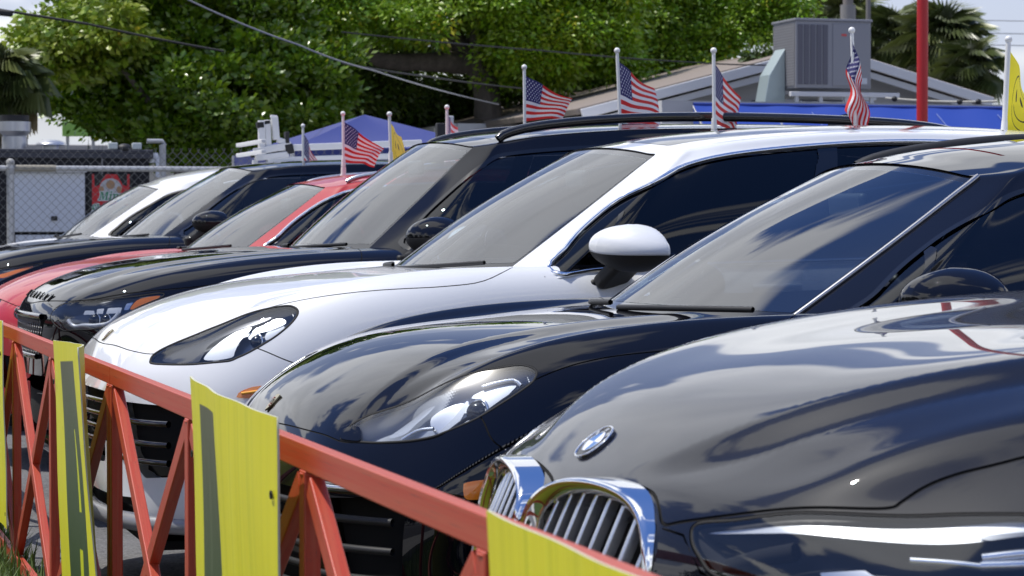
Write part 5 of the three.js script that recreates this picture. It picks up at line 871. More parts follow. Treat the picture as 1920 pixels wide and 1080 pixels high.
/* ---------- black food trailer behind it ---------- */
{
  const Z = -24.55, g = thing('food_trailer', 'black food trailer with a white serving hatch and a red sign', 'food trailer', [1.2, 0, Z - 1.1]); const K = std([.007, .007, .010], .8), W = std([.62, .65, .70], .5), S = std([.55, .56, .58], .3, .7);
  part('body', new RoundedBoxGeometry(4.8, 1.62, 2.1, 3, .03).translate(-.08, 1.16, 0), K, g);
  part('roof_edge', merge([box(4.86, .05, .03, -.08, 1.945, 1.06, .006), box(4.86, .035, 2.16, -.08, 1.985, 0, .01)]), std([.05, .052, .065], .6, .2), g);
  part('seam_strip', merge([box(.014, .20, .012, 1.88, 1.86, 1.056), box(.014, 1.4, .012, 2.0, 1.05, 1.056)]), std([.2, .2, .2], .5, .5), g);
  const h = part('serving_hatch', box(.64, .55, .03, 1.40, 1.52, 1.065, .006), W, g); part('hatch_ledge', box(.67, .05, .08, 1.40, 1.815, 1.085, .006), std([.66, .67, .68], .5), h); part('latch', box(.055, .04, .02, 1.44, 1.37, 1.088, .004), M.trim, h);
  part('lower_panel', box(.64, .16, .03, 1.41, 1.14, 1.065, .006), W, g); part('hatch_gap', box(.66, .016, .03, 1.405, 1.232, 1.068), M.gap, g);
  // sign
  const cv = document.createElement('canvas'); cv.width = 512; cv.height = 512; const c = cv.getContext('2d');
  c.fillStyle = 'rgb(18,18,20)'; c.fillRect(0, 0, 512, 512); c.fillStyle = 'rgb(196,30,36)'; c.fillRect(40, 0, 440, 330); c.fillStyle = 'rgb(20,18,20)'; c.beginPath(); c.moveTo(200, 0); c.lineTo(120, 120); c.lineTo(70, 130); c.lineTo(64, 0); c.fill(); c.beginPath(); c.moveTo(330, 0); c.lineTo(400, 110); c.lineTo(450, 130); c.lineTo(452, 0); c.fill();
  c.fillStyle = 'rgb(188,186,184)'; c.beginPath(); c.ellipse(258, 150, 130, 105, 0, 0, 7); c.fill(); c.fillStyle = 'rgb(172,134,96)'; c.beginPath(); c.ellipse(256, 112, 52, 48, 0, 0, 7); c.fill(); c.beginPath(); c.ellipse(150, 165, 30, 38, 0, 0, 7); c.fill(); c.beginPath(); c.ellipse(356, 165, 30, 38, 0, 0, 7); c.fill();
  c.textAlign = 'center'; c.lineJoin = 'round'; for (const [s, x, y, f] of [['Mingo', 300, 275, 'italic bold 120px serif'], ['Shawarma', 268, 420, 'italic bold 132px serif']]) { c.font = f; c.lineWidth = 22; c.strokeStyle = 'rgb(205,208,205)'; c.strokeText(s, x, y, 480); c.fillStyle = 'rgb(38,132,84)'; c.fillText(s, x, y, 480); }
  c.strokeStyle = 'rgb(120,150,130)'; c.lineWidth = 14; c.beginPath(); c.ellipse(60, 470, 55, 26, -.3, 0, 7); c.stroke();
  const t = new THREE.CanvasTexture(cv); t.colorSpace = THREE.SRGBColorSpace; t.magFilter = THREE.LinearFilter; const sg = new THREE.PlaneGeometry(.40, .44); sg.translate(1.955, 1.555, 1.0655);
  part('sign', sg, new THREE.MeshStandardMaterial({ map: t, roughness: .5 }), g);
  part('flue', merge([cyl(.12, .12, .16, 1.17, 2.06, .2, 24), cyl(.105, .15, .05, 1.17, 2.165, .2, 24), cyl(.15, .15, .09, 1.17, 2.235, .2, 24)]), S, g); part('flue_rim', cyl(.135, .135, .06, 1.17, 2.31, .2, 24), M.trim, g);
  const v = part('roof_vent', cyl(.08, .08, .07, 1.50, 2.03, .3, 20), S, g); const dome = new THREE.SphereGeometry(.15, 24, 10, 0, 6.3, 0, 1.5); dome.scale(1, .38, 1); dome.translate(1.50, 2.055, .3); part('vent_hood', dome, S, v);
  for (const x of [1.98, 2.2]) part('spotlight', merge([box(.085, .06, .06, x, 2.035, 1.04, .008), box(.02, .06, .02, x, 1.99, 1.04)]), std([.55, .60, .58], .3), g);
  part('meter', merge([new THREE.SphereGeometry(.06, 14, 10).scale(1.2, .8, 1).translate(2.09, 2.01, 1.03)]), M.trim, g);
  part('wall_bracket', merge([cyl(.045, .045, .09, 2.36, 1.93, 1.0, 14), box(.03, .2, .03, 2.39, 1.85, 1.05)]), W, g);
  for (const x of [-.8, -.0]) for (const z of [1.0, -1.0]) part('wheel', cyl(.32, .32, .2, 0, 0, 0, 24).rotateX(Math.PI / 2).translate(x, .32, z), M.rubber, g);
  part('chassis', box(4.4, .14, 1.7, -.1, .36, 0), M.gap, g);
}
/* ---------- blue canopy tent ---------- */
{
  const x0 = 4.62, x1 = 6.55, z1 = -23.4, z0 = -26.4, ye = 2.0, g = thing('canopy_tent', 'blue pitched canopy tent behind the white van', 'canopy', [(x0 + x1) / 2, 0, (z0 + z1) / 2]); const o = g.position; const blue = phy([.020, .034, .19], { roughness: .55 });
  const pk = [.02, 2.36, .05], C = [[x0, z1], [x1, z1], [x1, z0], [x0, z0]].map(([x, z]) => [x - o.x, ye, z - o.z]);
  for (let i = 0; i < 4; i++) { const a = C[i], b = C[(i + 1) % 4]; const q = new THREE.PlaneGeometry(1, 1, 14, 8), P = q.attributes.position; for (let k = 0; k < P.count; k++) { const u = P.getX(k) + .5, v = P.getY(k) + .5; const w = lerp(a[0], b[0], u), z = lerp(a[2], b[2], u); const sag = -.05 * Math.sin(Math.PI * u) * Math.sin(Math.PI * v); P.setXYZ(k, lerp(w, pk[0], v), lerp(ye, pk[1], v) + sag, lerp(z, pk[2], v)); } q.computeVertexNormals(); part('roof_panel', q, blue, g);
    const f = new THREE.PlaneGeometry(1, 1, 20, 3), Q = f.attributes.position; for (let k = 0; k < Q.count; k++) { const u = Q.getX(k) + .5, v = Q.getY(k) + .5; Q.setXYZ(k, lerp(a[0], b[0], u) + .012 * Math.sin(u * 30) * (1 - v), ye - .24 * (1 - v), lerp(a[2], b[2], u) + .012 * Math.sin(u * 26) * (1 - v)); } f.computeVertexNormals(); part('valance', f, blue, g);
    part('leg', cyl(.022, .022, ye, a[0], ye / 2, a[2], 10), std([.6, .6, .6], .4, .6), g); }
}
/* ---------- houses behind ---------- */
const siding = (r, g, b, s) => tex(64, 64, (x, y) => { const v = (y < 5 ? .72 : 1) * (1 + .06 * (hash2(x >> 2, y >> 4, 81) - .5)); return [toS(r * v), toS(g * v), toS(b * v)]; }, true);
{ // hip-roofed house with brown shingles
  const e = atZ(857, 230, -34.9), g = thing('shingle_house', 'house with a brown shingled hip roof under the big trees', 'house', [e.x, 0, e.z]); const ye = e.y, L = 10.2, D = 9, R = 4.6, rise = 1.12;
  const sh = tex(512, 512, (x, y) => { const row = y >> 4, off = (row % 2) * 13, k = hash2((x + off) >> 5, row, 91); const v = (y % 16 < 2 ? .62 : 1) * (.80 + .4 * k) * (.85 + .3 * fbm(x / 90, y / 90, 3, 92)); return [toS(.070 * v), toS(.052 * v), toS(.039 * v)]; }, true);
  const m = new THREE.MeshStandardMaterial({ map: sh, roughness: .95 }); const Q = (P) => { const q = new THREE.BufferGeometry(); const v = P.flat(); q.setAttribute('position', new THREE.Float32BufferAttribute(v, 3)); q.setAttribute('uv', new THREE.Float32BufferAttribute(P.flatMap(p => [(p[0] + p[2] * .0) * .4, Math.hypot(p[1] - ye, p[2]) * .4]), 2)); q.setIndex(P.length === 4 ? [0, 1, 2, 0, 2, 3] : [0, 1, 2]); q.computeVertexNormals(); return q; };
  part('roof', merge([Q([[0, ye, 0], [L, ye, 0], [L - R, ye + rise, -R], [R, ye + rise, -R]]), Q([[0, ye, -2 * R], [0, ye, 0], [R, ye + rise, -R]]), Q([[L, ye, 0], [L, ye, -2 * R], [L - R, ye + rise, -R]]), Q([[L, ye, -2 * R], [0, ye, -2 * R], [R, ye + rise, -R], [L - R, ye + rise, -R]])]), m, g);
  part('fascia', merge([box(L, .16, .04, L / 2, ye - .09, .022), box(.04, .16, 2 * R, -.022, ye - .09, -R)]), std([.62, .62, .62], .6), g);
  part('wall', box(L - .8, ye - .1, 2 * R - .8, L / 2, ye / 2 - .1, -R), std([.50, .50, .47], .9), g);
}
{ // low cream building seen under the branches
  const a = atZ(700, 262, -38), g = thing('cream_building', 'low cream building glimpsed under the tree branches', 'building', [a.x, 0, a.z]); 
  const w = part('wall', box(3.6, 2.6, 5, .6, 1.35, -2.5), std([.46, .42, .33], .9), g); part('roof_slab', box(4.2, .14, 5.6, .6, 2.92, -2.5, .02), std([.30, .25, .20], .9), g); part('fascia', box(4.2, .13, .05, .6, 2.74, .34, .01), std([.58, .56, .52], .8), g);
  for (const x of [-.4, .6, 1.6]) part('window', merge([box(.5, .7, .04, x, 1.9, .02)]), M.gloss, g);
}
{ // white shed roof in front of it
  const g = thing('white_lean_to', 'long white lean-to roof edge behind the tall black SUV', 'shed', [7.1, 0, -29.5]);
  part('roof', bar([-.2, 2.02, 0], [3.2, 2.36, .2], 2.6, .05, .01), std([.60, .60, .60], .6), g); part('fascia', bar([-.2, 1.97, 1.35], [3.2, 2.31, 1.5], .04, .13, .01), std([.68, .68, .68], .5), g);
  part('wall', box(3.0, 1.7, 2.2, 1.5, .95, 0), std([.42, .42, .41], .9), g);
}
{ // gable-fronted house
  const Z = -31, pk = atZ(1530, 98, Z), l = atZ(1075, 216, Z), r = atZ(1838, 194, Z), g = thing('gable_house', 'pale grey house with a white-trimmed gable behind the rooftop machine', 'house', [pk.x, 0, Z]);
  const P = [[l.x - pk.x, l.y], [0, pk.y], [r.x - pk.x, r.y]]; const D = 7;
  const s = new THREE.Shape(); s.moveTo(P[0][0] + .35, 0); s.lineTo(P[2][0] - .3, 0); s.lineTo(P[2][0] - .3, P[2][1] - .05); s.lineTo(0, P[1][1] - .08); s.lineTo(P[0][0] + .35, P[0][1] - .02); s.closePath();
  const w = new THREE.ExtrudeGeometry(s, { depth: D, bevelEnabled: false }); w.translate(0, 0, -D); part('wall', w, std([.40, .41, .43], .85), g);
  for (const [a, b] of [[P[0], P[1]], [P[1], P[2]]]) { part('roof', bar([(a[0] + b[0]) / 2, (a[1] + b[1]) / 2 + .04, .3], [(a[0] + b[0]) / 2, (a[1] + b[1]) / 2 + .04, -D - .3], Math.hypot(b[0] - a[0], b[1] - a[1]) + .1, .08, .01, [-(b[1] - a[1]), b[0] - a[0], 0]), std([.24, .20, .17], .9), g); part('rake_board', bar([a[0], a[1], .34], [b[0], b[1], .34], .05, .12, .008), std([.70, .70, .70], .5), g); part('rake_trim', bar([a[0], a[1] - .13, .30], [b[0], b[1] - .13, .30], .04, .08, .008), std([.55, .56, .57], .6), g); }
  const q = atZ(1418, 190, Z + .1); part('downpipe', box(.075, 2.6, .06, q.x - pk.x, 1.55, .05, .01), std([.02, .02, .02], .8), g);
}
{ // awning of the shop front
  const Z = -28, a = atZ(1300, 195, Z), b = atZ(1885, 196, Z), g = thing('blue_awning', 'long bright blue sloping awning behind the car roofs', 'awning', [a.x, 0, Z]); const W = b.x - a.x; const bl = phy([.020, .062, .36], { roughness: .55 });
  const q = new THREE.PlaneGeometry(1, 1, 50, 8), P = q.attributes.position; for (let k = 0; k < P.count; k++) { const u = P.getX(k) + .5, v = P.getY(k) + .5; P.setXYZ(k, u * W, a.y - .75 * (1 - v) - .02 * Math.sin(Math.PI * v) - .006 * Math.sin(u * 40), .95 * (1 - v)); } q.computeVertexNormals(); part('canvas', q, bl, g);
  const f = new THREE.PlaneGeometry(W, .26, 40, 1); f.translate(W / 2, a.y - .88, .955); part('valance', f, bl, g);
  const e = (x) => { const s = new THREE.BufferGeometry(); s.setAttribute('position', new THREE.Float32BufferAttribute([x, a.y, 0, x, a.y - .75, .95, x, a.y - .75, 0], 3)); s.setIndex([0, 1, 2]); s.computeVertexNormals(); return s; }; part('end_panel', e(0), bl, g); part('end_panel', e(W), bl, g);
  part('top_tube', tube([[0, a.y, 0], [W / 2, a.y, 0], [W, a.y, 0]], .018, false, 8), std([.03, .06, .30], .4), g);
  part('shop_wall', box(W + .6, 2.7, .3, W / 2, 1.35, -.35), std([.45, .45, .45], .9), g);
  for (const u of [.36, .76, .96]) part('seam', bar([u * W, a.y - .08, .11], [u * W + .1, a.y - .42, .54], .008, .006, 0), std([.25, .32, .62], .7), g);
  for (let i = 0; i < 5; i++) part('frame_rib', bar([W * i / 4, a.y - .02, 0], [W * i / 4, a.y - .77, .94], .025, .02, .004), std([.4, .4, .42], .4, .7), g);
}
{ // rooftop air-conditioner on a stand
  const Z = -28.9, a = atZ(1492, 38, Z), b = atZ(1633, 167, Z), g = thing('rooftop_machine', 'grey rooftop air conditioner box on a white metal stand', 'air conditioner', [a.x, b.y, Z]); const W = b.x - a.x, H = a.y - b.y, D = .72; const grey = std([.27, .275, .30], .5, .2), dark = std([.12, .12, .145], .55, .2), lite = std([.36, .36, .37], .55, .2);
  part('casing', new RoundedBoxGeometry(W, H, D, 2, .012).translate(W / 2, H / 2, -D / 2), grey, g); part('top_cover', box(W + .03, .03, D + .03, W / 2, H + .012, -D / 2, .008), grey, g);
  for (let i = 0; i < 5; i++) { const x = .045 + i * .078; part('louvre', box(.060, H - .09, .012, x + .012, H / 2, .004, .003), dark, g); }
  part('access_panel', box(W - .48, H - .06, .012, .46 + (W - .48) / 2, H / 2, .004, .004), std([.26, .265, .29], .5, .2), g);
  part('label_plate', box(.065, .025, .004, .60, H - .16, .012), std([.62, .08, .08], .5), g); part('rating_plate', box(.09, .07, .004, W - .10, .09, .012), std([.55, .58, .62], .5), g);
  { const L = []; for (let i = 0; i < 22; i++) L.push(box(.006, .010, D - .06, -.004, .05 + i * (H - .08) / 22, -D / 2)); for (let i = 0; i < 15; i++) L.push(box(.008, H - .06, .008, -.007, H / 2, -.05 - i * (D - .1) / 14)); const q = part('coil_guard', merge(L), lite, g); q.userData.kind = 'stuff'; part('coil', box(.01, H - .06, D - .05, .0, H / 2, -D / 2), std([.22, .21, .21], .7, .3), g); }
  part('stand_beam', merge([box(W + .42, .055, .07, W / 2 + .15, -.07, -.02, .006), box(W + .42, .055, .07, W / 2 + .15, -.07, -D + .02, .006)]), std([.66, .66, .67], .5), g);
  for (const x of [-.02, .28, .60, .92]) for (const z of [-.02, -D + .02]) part('stand_leg', box(.045, .5, .045, x + .04, -.34, z, .006), std([.58, .59, .60], .5), g);
  part('duct', merge([box(.55, .16, .3, .42, -.20, -.35, .03), cyl(.07, .07, .5, 0, 0, 0, 16).rotateZ(Math.PI / 2).translate(.85, -.20, -.3)]), std([.55, .57, .6], .3, .8), g);
  const p = new THREE.PlaneGeometry(1, 1), P = p.attributes.position; [[-.42, .02], [-.02, .02], [-.42, -.62], [-.02, -.62]].forEach(([x, y], i) => P.setXYZ(i, x + (i === 0 ? .22 : 0), y + (i < 2 ? .55 : .1), -.45)); p.computeVertexNormals(); const sh = new THREE.ExtrudeGeometry(new THREE.Shape([new THREE.Vector2(-.27, -.20), new THREE.Vector2(-.02, -.20), new THREE.Vector2(-.02, .46), new THREE.Vector2(-.20, .16)]), { depth: .3, bevelEnabled: true, bevelSize: .01, bevelThickness: .01, bevelSegments: 2 }); sh.translate(0, 0, -.6); part('duct_cowl', sh, std([.42, .50, .50], .45, .4), g);
}
{ // hanging cord with lamp sockets in front of the gable
  const a = at(1660, 184, 28.8), b = at(1870, 190, 28.6); const P = []; for (let i = 0; i <= 12; i++) { const t = i / 12, p = a.clone().lerp(b, t); p.y -= .02 * Math.sin(Math.PI * t); P.push(p); } const g = thing('festoon_cord', 'light cord with small dark lamp holders above the blue awning', 'cord', a.toArray()); const c = tube(P.map(p => p.clone().sub(a)), .012, false, 6); part('cord', c, std([.55, .53, .46], .6), g); for (const i of [1, 8, 10]) { const p = P[i].clone().sub(a); part('lamp_holder', new THREE.SphereGeometry(.03, 10, 8).scale(1.2, 1, 1).translate(p.x, p.y, p.z), M.trim, g); }
}
{ const p = at(1729, 240, 24.6); tagged('red_pole', merge([cyl(.052, .052, 9, p.x, 4.5, p.z, 28), cyl(.09, .075, .12, p.x, .06, p.z, 28)]), std([.50, .012, .018], .38), 'tall round bright red pole beside the palm trees', 'pole'); }
{ const p = at(1590, 36, 55), g = thing('utility_pole', 'weathered grey pole top rising behind the rooftop machine', 'utility pole', [p.x, 0, p.z]); part('shaft', cyl(.14, .10, 7.2, 0, 3.6, 0, 14), std([.22, .20, .185], .95), g); part('collar', merge([cyl(.16, .16, .34, 0, p.y + .12, 0, 14), cyl(.12, .15, .1, 0, p.y - .12, 0, 14)]), std([.25, .24, .23], .8), g); }
{ const p = at(1628, 10, 58); tagged('thin_pole', cyl(.06, .05, 8, p.x, 4, p.z, 10), std([.2, .19, .18], .9), 'thin dark pole just right of the weathered pole top', 'pole'); }
{ const p = at(826, 232, 20.5), g = thing('sign_post', 'short dark square post with a white cap plate, above the black roof', 'post', [p.x, 0, p.z]); part('post', box(.07, 2.09, .07, 0, 1.045, 0, .008), std([.02, .02, .022], .6), g); part('plate', box(.06, .34, .03, .085, 1.98, -.05, .006), std([.6, .61, .62], .5), g); }
{ const p = at(305, 290, 23.6), g = thing('fence_conduit', 'grey conduit pipe standing behind the chain-link fence', 'pipe', [p.x, 0, p.z]); part('pipe', cyl(.03, .03, 2.02, 0, 1.01, 0, 10), std([.4, .41, .42], .5, .5), g); part('elbow', tube([[0, 2.0, 0], [.02, 2.04, 0], [-.14, 2.05, 0]], .02, false, 8), std([.4, .41, .42], .5, .5), g); }
{ const p = at(150, 241, 44), g = thing('lime_sign', 'lime green sign board far behind the trailer, under the dark tree', 'sign', [p.x, 0, p.z]); part('board', box(.62, .26, .06, .02, p.y, 0, .01), std([.28, .50, .10], .6), g); part('leg', box(.05, p.y, .05, -.2, p.y / 2, -.04), std([.4, .4, .4], .6), g); part('leg', box(.05, p.y, .05, .22, p.y / 2, -.04), std([.4, .4, .4], .6), g); }
{ const p = at(120, 285, 48); const g = thing('far_pale_house', 'pale low house far behind the black trailer', 'house', [p.x, 0, p.z]); part('wall', box(4, 2.6, 4, 1.2, 1.3, -2), std([.52, .50, .44], .9), g); part('roof', box(4.6, .18, 4.6, 1.2, 2.66, -2, .02), std([.4, .38, .36], .9), g); part('window', box(.8, .8, .05, .6, 1.5, .02), M.gloss, g); }
/* ---------- overhead lines ---------- */
function wire(name, label, pts, d, r, sag, mat) { const P = pts.map(([x, y, dd]) => at(x, y, dd || d)); const q = []; for (let i = 0; i < P.length - 1; i++) for (let k = 0; k < 10; k++) { const t = k / 10, p = P[i].clone().lerp(P[i + 1], t); p.y -= sag * 4 * t * (1 - t); q.push(p); } q.push(P[P.length - 1]); return tagged(name, tube(q, r, false, 6, q.length * 2), mat, label, 'cable'); }
const wireDark = std([.015, .015, .016], .7), wirePale = std([.30, .31, .32], .5);
wire('overhead_cable', 'thick dark overhead cable entering at the top left corner', [[-80, 5], [22, 22], [165, 45]], 26, .013, .0, wireDark);
wire('overhead_cable', 'dark cable hidden in the left tree leaves', [[165, 45], [420, 96]], 29, .012, .01, wireDark);
{ const a = at(-30, 21, 26), b = at(24, 26, 26); tagged('splice_box', bar(a.toArray(), b.toArray(), .065, .06, .02), wireDark, 'black cylindrical cable splice at the upper left edge', 'splice'); }
wire('service_wire', 'pale service wire sloping down across the trees to the shingle roof', [[350, -2, 24], [560, 84, 26], [700, 132, 28], [935, 196, 34.5]], 28, .0085, .02, wirePale);
wire('service_wire', 'thin dark wire crossing the tree trunks towards the shingle roof', [[640, 118, 28], [800, 143, 30], [980, 166, 34]], 30, .010, .01, wireDark);
wire('service_wire', 'thin dark wire in front of the green crowns at mid height', [[640, 60, 29], [1020, 95, 30], [1300, 117, 31], [1460, 122, 32]], 30, .008, .01, wireDark);
for (const [i, y] of [[0, 38], [1, 62], [2, 84]]) wire('distant_line', ['upper faint power line in the sky right of the palms', 'middle faint power line in the sky right of the palms', 'lower faint power line in the sky right of the palms'][i], [[1300, y - 16], [1840, y], [2050, y + 4]], 90, .014, .0, wirePale);
/* ---------- trees ---------- */
function leafSpray(n, len, wid, spread, droop) { // a twig's worth of leaves
  const P = [], N = [], I = [];
  for (let i = 0; i < n; i++) {
    const a = i * 2.399 + rr(-.3, .3), el = rr(-.6, .9), d = new THREE.Vector3(Math.cos(a) * Math.cos(el), Math.sin(el) - droop, Math.sin(a) * Math.cos(el)).normalize();
    const base = d.clone().multiplyScalar(spread * rr(.15, 1)), s = rr(.7, 1.25), side = new THREE.Vector3(rr(-1, 1), rr(-.3, .3), rr(-1, 1)).cross(d).normalize(), nn = d.clone().cross(side).normalize();
    const tip = base.clone().addScaledVector(d, len * s), m1 = base.clone().addScaledVector(d, len * s * .45).addScaledVector(side, wid * s).addScaledVector(nn, .18 * wid), m2 = base.clone().addScaledVector(d, len * s * .45).addScaledVector(side, -wid * s).addScaledVector(nn, .18 * wid);
    const k = P.length / 3; for (const q of [base, m1, tip, m2]) P.push(q.x, q.y, q.z); I.push(k, k + 1, k + 2, k, k + 2, k + 3);
  }
  const g = new THREE.BufferGeometry(); g.setAttribute('position', new THREE.Float32BufferAttribute(P, 3)); g.setIndex(I); g.computeVertexNormals(); return g;
}
const leafMat = (r, g, b, o = {}) => phy([r, g, b], { roughness: .38, transmission: .32, thickness: 0, ...o });
// blobs: [x, y, z, rx, ry, rz]; sprays lie mostly in the outer shell and gather in clumps
function crown(parent, geo, mat, blobs, count, o = {}) {
  const vol = blobs.map(b => b[3] * b[4] + b[4] * b[5]), tot = vol.reduce((a, b) => a + b), org = parent.position;
  const im = new THREE.InstancedMesh(geo, mat, count); const m = new THREE.Matrix4(), q = new THREE.Quaternion(), e = new THREE.Euler(), c = new THREE.Color();
  let i = 0, guard = 0; const clumps = blobs.map((b, bi) => { const L = []; const n = Math.max(6, Math.round((o.clumps || 90) * vol[bi] / tot)); for (let k = 0; k < n; k++) { const d = new THREE.Vector3(rr(-1, 1), rr(-1, 1), rr(-1, 1)); if (d.length() > 1) d.normalize(); d.normalize().multiplyScalar(Math.pow(rnd(), .33) * .96); L.push([b[0] + d.x * b[3], b[1] + d.y * b[4], b[2] + d.z * b[5], rr(.55, 1.15) * (o.clumpR || .5)]); } return L; });
  const all = clumps.flat();
  while (i < count && guard++ < count * 4) {
    const k = all[Math.floor(rnd() * all.length)]; const d = new THREE.Vector3(rr(-1, 1), rr(-1, 1), rr(-1, 1)); if (d.lengthSq() > 1) continue; d.normalize().multiplyScalar(Math.pow(rnd(), .4) * k[3]);
    const x = k[0] + d.x, y = k[1] + d.y * .62, z = k[2] + d.z; if (o.keep && !o.keep(x, y, z)) continue;
    const s = rr(.7, 1.3); m.compose(new THREE.Vector3(x - org.x, y - org.y, z - org.z), q.setFromEuler(e.set(rr(-.5, .5), rr(0, 6.3), rr(-.5, .5))), new THREE.Vector3(s, s, s)); im.setMatrixAt(i, m);
    const t = rr(.75, 1.3), w = rnd(); im.setColorAt(i, c.setRGB(t * (w < .012 ? 2.2 : rr(.85, 1.2)), t * (w < .012 ? 1.3 : 1), t * rr(.7, 1.1))); i++;
  }
  im.count = i; im.name = 'crown'; im.userData.kind = 'stuff'; im.castShadow = im.receiveShadow = true; parent.add(im); return im;
}
const barkTex = tex(256, 256, (x, y) => { const v = .6 * fbm(x / 7, y / 34, 4, 101) + .4 * fbm(x / 3, y / 9, 2, 103); const k = lerp(.45, 1.35, v); return [toS(.115 * k), toS(.098 * k), toS(.082 * k)]; }, true);
const barkMat = new THREE.MeshStandardMaterial({ map: barkTex, bumpMap: barkTex, bumpScale: .03, roughness: .95 });
function limb(pts, r0, r1, n = 10) { // tapered, slightly knobbly
  const c = new THREE.CatmullRomCurve3(pts.map(p => p.isVector3 ? p : new THREE.Vector3(...p))), seg = pts.length * 8, g = new THREE.TubeGeometry(c, seg, 1, n), P = g.attributes.position, C = c.getSpacedPoints(seg);
  for (let i = 0; i <= seg; i++) { const r = lerp(r0, r1, i / seg); for (let j = 0; j <= n; j++) { const k = i * (n + 1) + j, w = r * (1 + .16 * (vnoise(i * .5, (j % n) * 1.1, 7) - .5) + .10 * (vnoise(i * 1.7, (j % n) * 2.3, 9) - .5)); P.setXYZ(k, C[i].x + (P.getX(k) - C[i].x) * w, C[i].y + (P.getY(k) - C[i].y) * w, C[i].z + (P.getZ(k) - C[i].z) * w); } }
  g.computeVertexNormals(); return g;
}
function tree(name, label, base, limbs) { const g = thing(name, label, 'tree', base.toArray(), 'trees behind the lot'); const L = limbs.map(([pts, r0, r1]) => limb(pts.map(p => p.clone().sub(base)), r0, r1)); part('trunk', L[0], barkMat, g); for (const l of L.slice(1)) part('limb', l, barkMat, g); return g; }
const blob = (px, py, d, rx, ry, rz) => { const p = at(px, py, d); return [p.x, p.y, p.z, rx, ry, rz ?? rx]; };
const broad = leafSpray(13, .092, .025, .15, .1), broad2 = leafSpray(11, .10, .03, .17, .1), fine = leafSpray(22, .075, .018, .22, .35);
{ // dense dark glossy tree at the left
  const b = at(335, 430, 33); b.y = 0; const g = tree('broadleaf_tree', 'dense dark green glossy tree filling the upper left', b, [[[b, at(340, 300, 33), at(350, 210, 33), at(360, 60, 33.3)], .13, .05], [[at(340, 300, 33), at(300, 220, 32.6), at(230, 130, 32.4)], .07, .03], [[at(342, 290, 33), at(420, 210, 33), at(520, 120, 33.4)], .07, .03], [[at(382, 440, 33.2), at(376, 320, 33.1), at(400, 220, 33)], .07, .03], [[at(355, 200, 33), at(270, 60, 33.4), at(200, -20, 33.5)], .06, .03]]);
  crown(g, broad, leafMat(.14, .25, .014, { roughness: .27, transmission: .38 }), [blob(330, 60, 33.4, 1.5, 1.1, 1.2), blob(215, 120, 33.2, .6, .75, .9), blob(250, 200, 32.8, .75, .62, .8), blob(420, 190, 32.8, 1.0, .70, .9), blob(540, 160, 33.4, .85, .75, .9), blob(175, 200, 33.0, .36, .36, .5), blob(470, 60, 33.6, 1.2, .9, 1), blob(290, -40, 33.6, 1.0, .8, 1), blob(430, 265, 33, .62, .30, .5), blob(560, 250, 33.3, .65, .36, .6), blob(300, 262, 32.9, .48, .22, .5)], 13000, { clumps: 330, clumpR: .32 });
}
{ // lighter outer sprays to the left, thin against the sky
  const b = at(356, 430, 33.6); b.y = 0; const g = tree('light_tree', 'lighter yellow-green thin tree at the far upper left', b, [[[b, at(352, 290, 33.4), at(300, 180, 33.2), at(200, 90, 32.4), at(150, 40, 32.2)], .08, .015], [[at(240, 120, 32.6), at(150, 110, 32.2), at(70, 90, 32.2)], .025, .008]]);
  crown(g, broad2, leafMat(.30, .41, .04, { transmission: .4 }), [blob(130, 85, 32.2, .55, .36, .5), blob(70, 80, 32.2, .3, .2, .3), blob(170, 30, 32.2, .8, .5, .6), blob(120, 45, 32.2, .4, .3, .4)], 1300, { clumps: 46, clumpR: .24 });
}
// leaves keep clear of the bare trunk and the big limb
const clearOf = (...L) => { const S = []; for (const l of L) for (let i = 0; i < l.length - 1; i++) S.push([at(...l[i], 36.5), at(...l[i + 1], 36.5)]); const c = new THREE.Vector3(), q = new THREE.Line3(), o = new THREE.Vector3(); return (x, y, z) => { c.set(x, y, -34.9); for (const [a, b] of S) { q.start.copy(a).setZ(-34.9); q.end.copy(b).setZ(-34.9); q.closestPointToPoint(c, true, o); if (o.distanceTo(c) < .30) return rnd() < .06; } return true; }; };
{ // big spreading tree with the leaning trunk
  const d = 36.5, b = at(905, 430, d); b.y = 0; const g = tree('spreading_tree', 'large feathery bright green tree with a thick leaning trunk above the roofs', b, [
    [[b, at(912, 290, d), at(915, 210, d), at(902, 140, d), at(862, 88, d), at(820, 40, d), at(780, -20, d)], .28, .12],
    [[at(880, 118, d), at(800, 116, d - .3), at(710, 112, d - .5), at(655, 80, d - .6), at(600, 40, d - .6)], .16, .06], [[at(860, 90, d), at(930, 40, d + .2), at(1010, -30, d + .3)], .10, .05], [[at(900, 140, d), at(890, 70, d - .3), at(900, 0, d - .4)], .09, .05], [[at(655, 80, d - .6), at(640, 30, d - .8), at(620, -20, d - .8)], .06, .03]]);
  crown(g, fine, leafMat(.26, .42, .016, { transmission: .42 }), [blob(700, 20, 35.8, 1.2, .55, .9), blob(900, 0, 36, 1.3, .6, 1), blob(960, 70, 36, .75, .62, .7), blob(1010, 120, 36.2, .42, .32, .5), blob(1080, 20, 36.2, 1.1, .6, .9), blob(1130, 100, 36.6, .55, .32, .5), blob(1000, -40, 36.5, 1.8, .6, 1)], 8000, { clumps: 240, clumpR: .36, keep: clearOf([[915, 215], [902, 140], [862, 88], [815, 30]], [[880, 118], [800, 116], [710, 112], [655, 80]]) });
  crown(g, fine, leafMat(.11, .18, .014), [blob(830, 40, 37.8, 2.2, .7, .8), blob(700, 120, 37.6, 1.0, .6, .6), blob(960, 140, 38, .7, .5, .5), blob(600, 100, 37.2, .6, .9, .5)], 2600, { clumps: 90, clumpR: .4 });
}
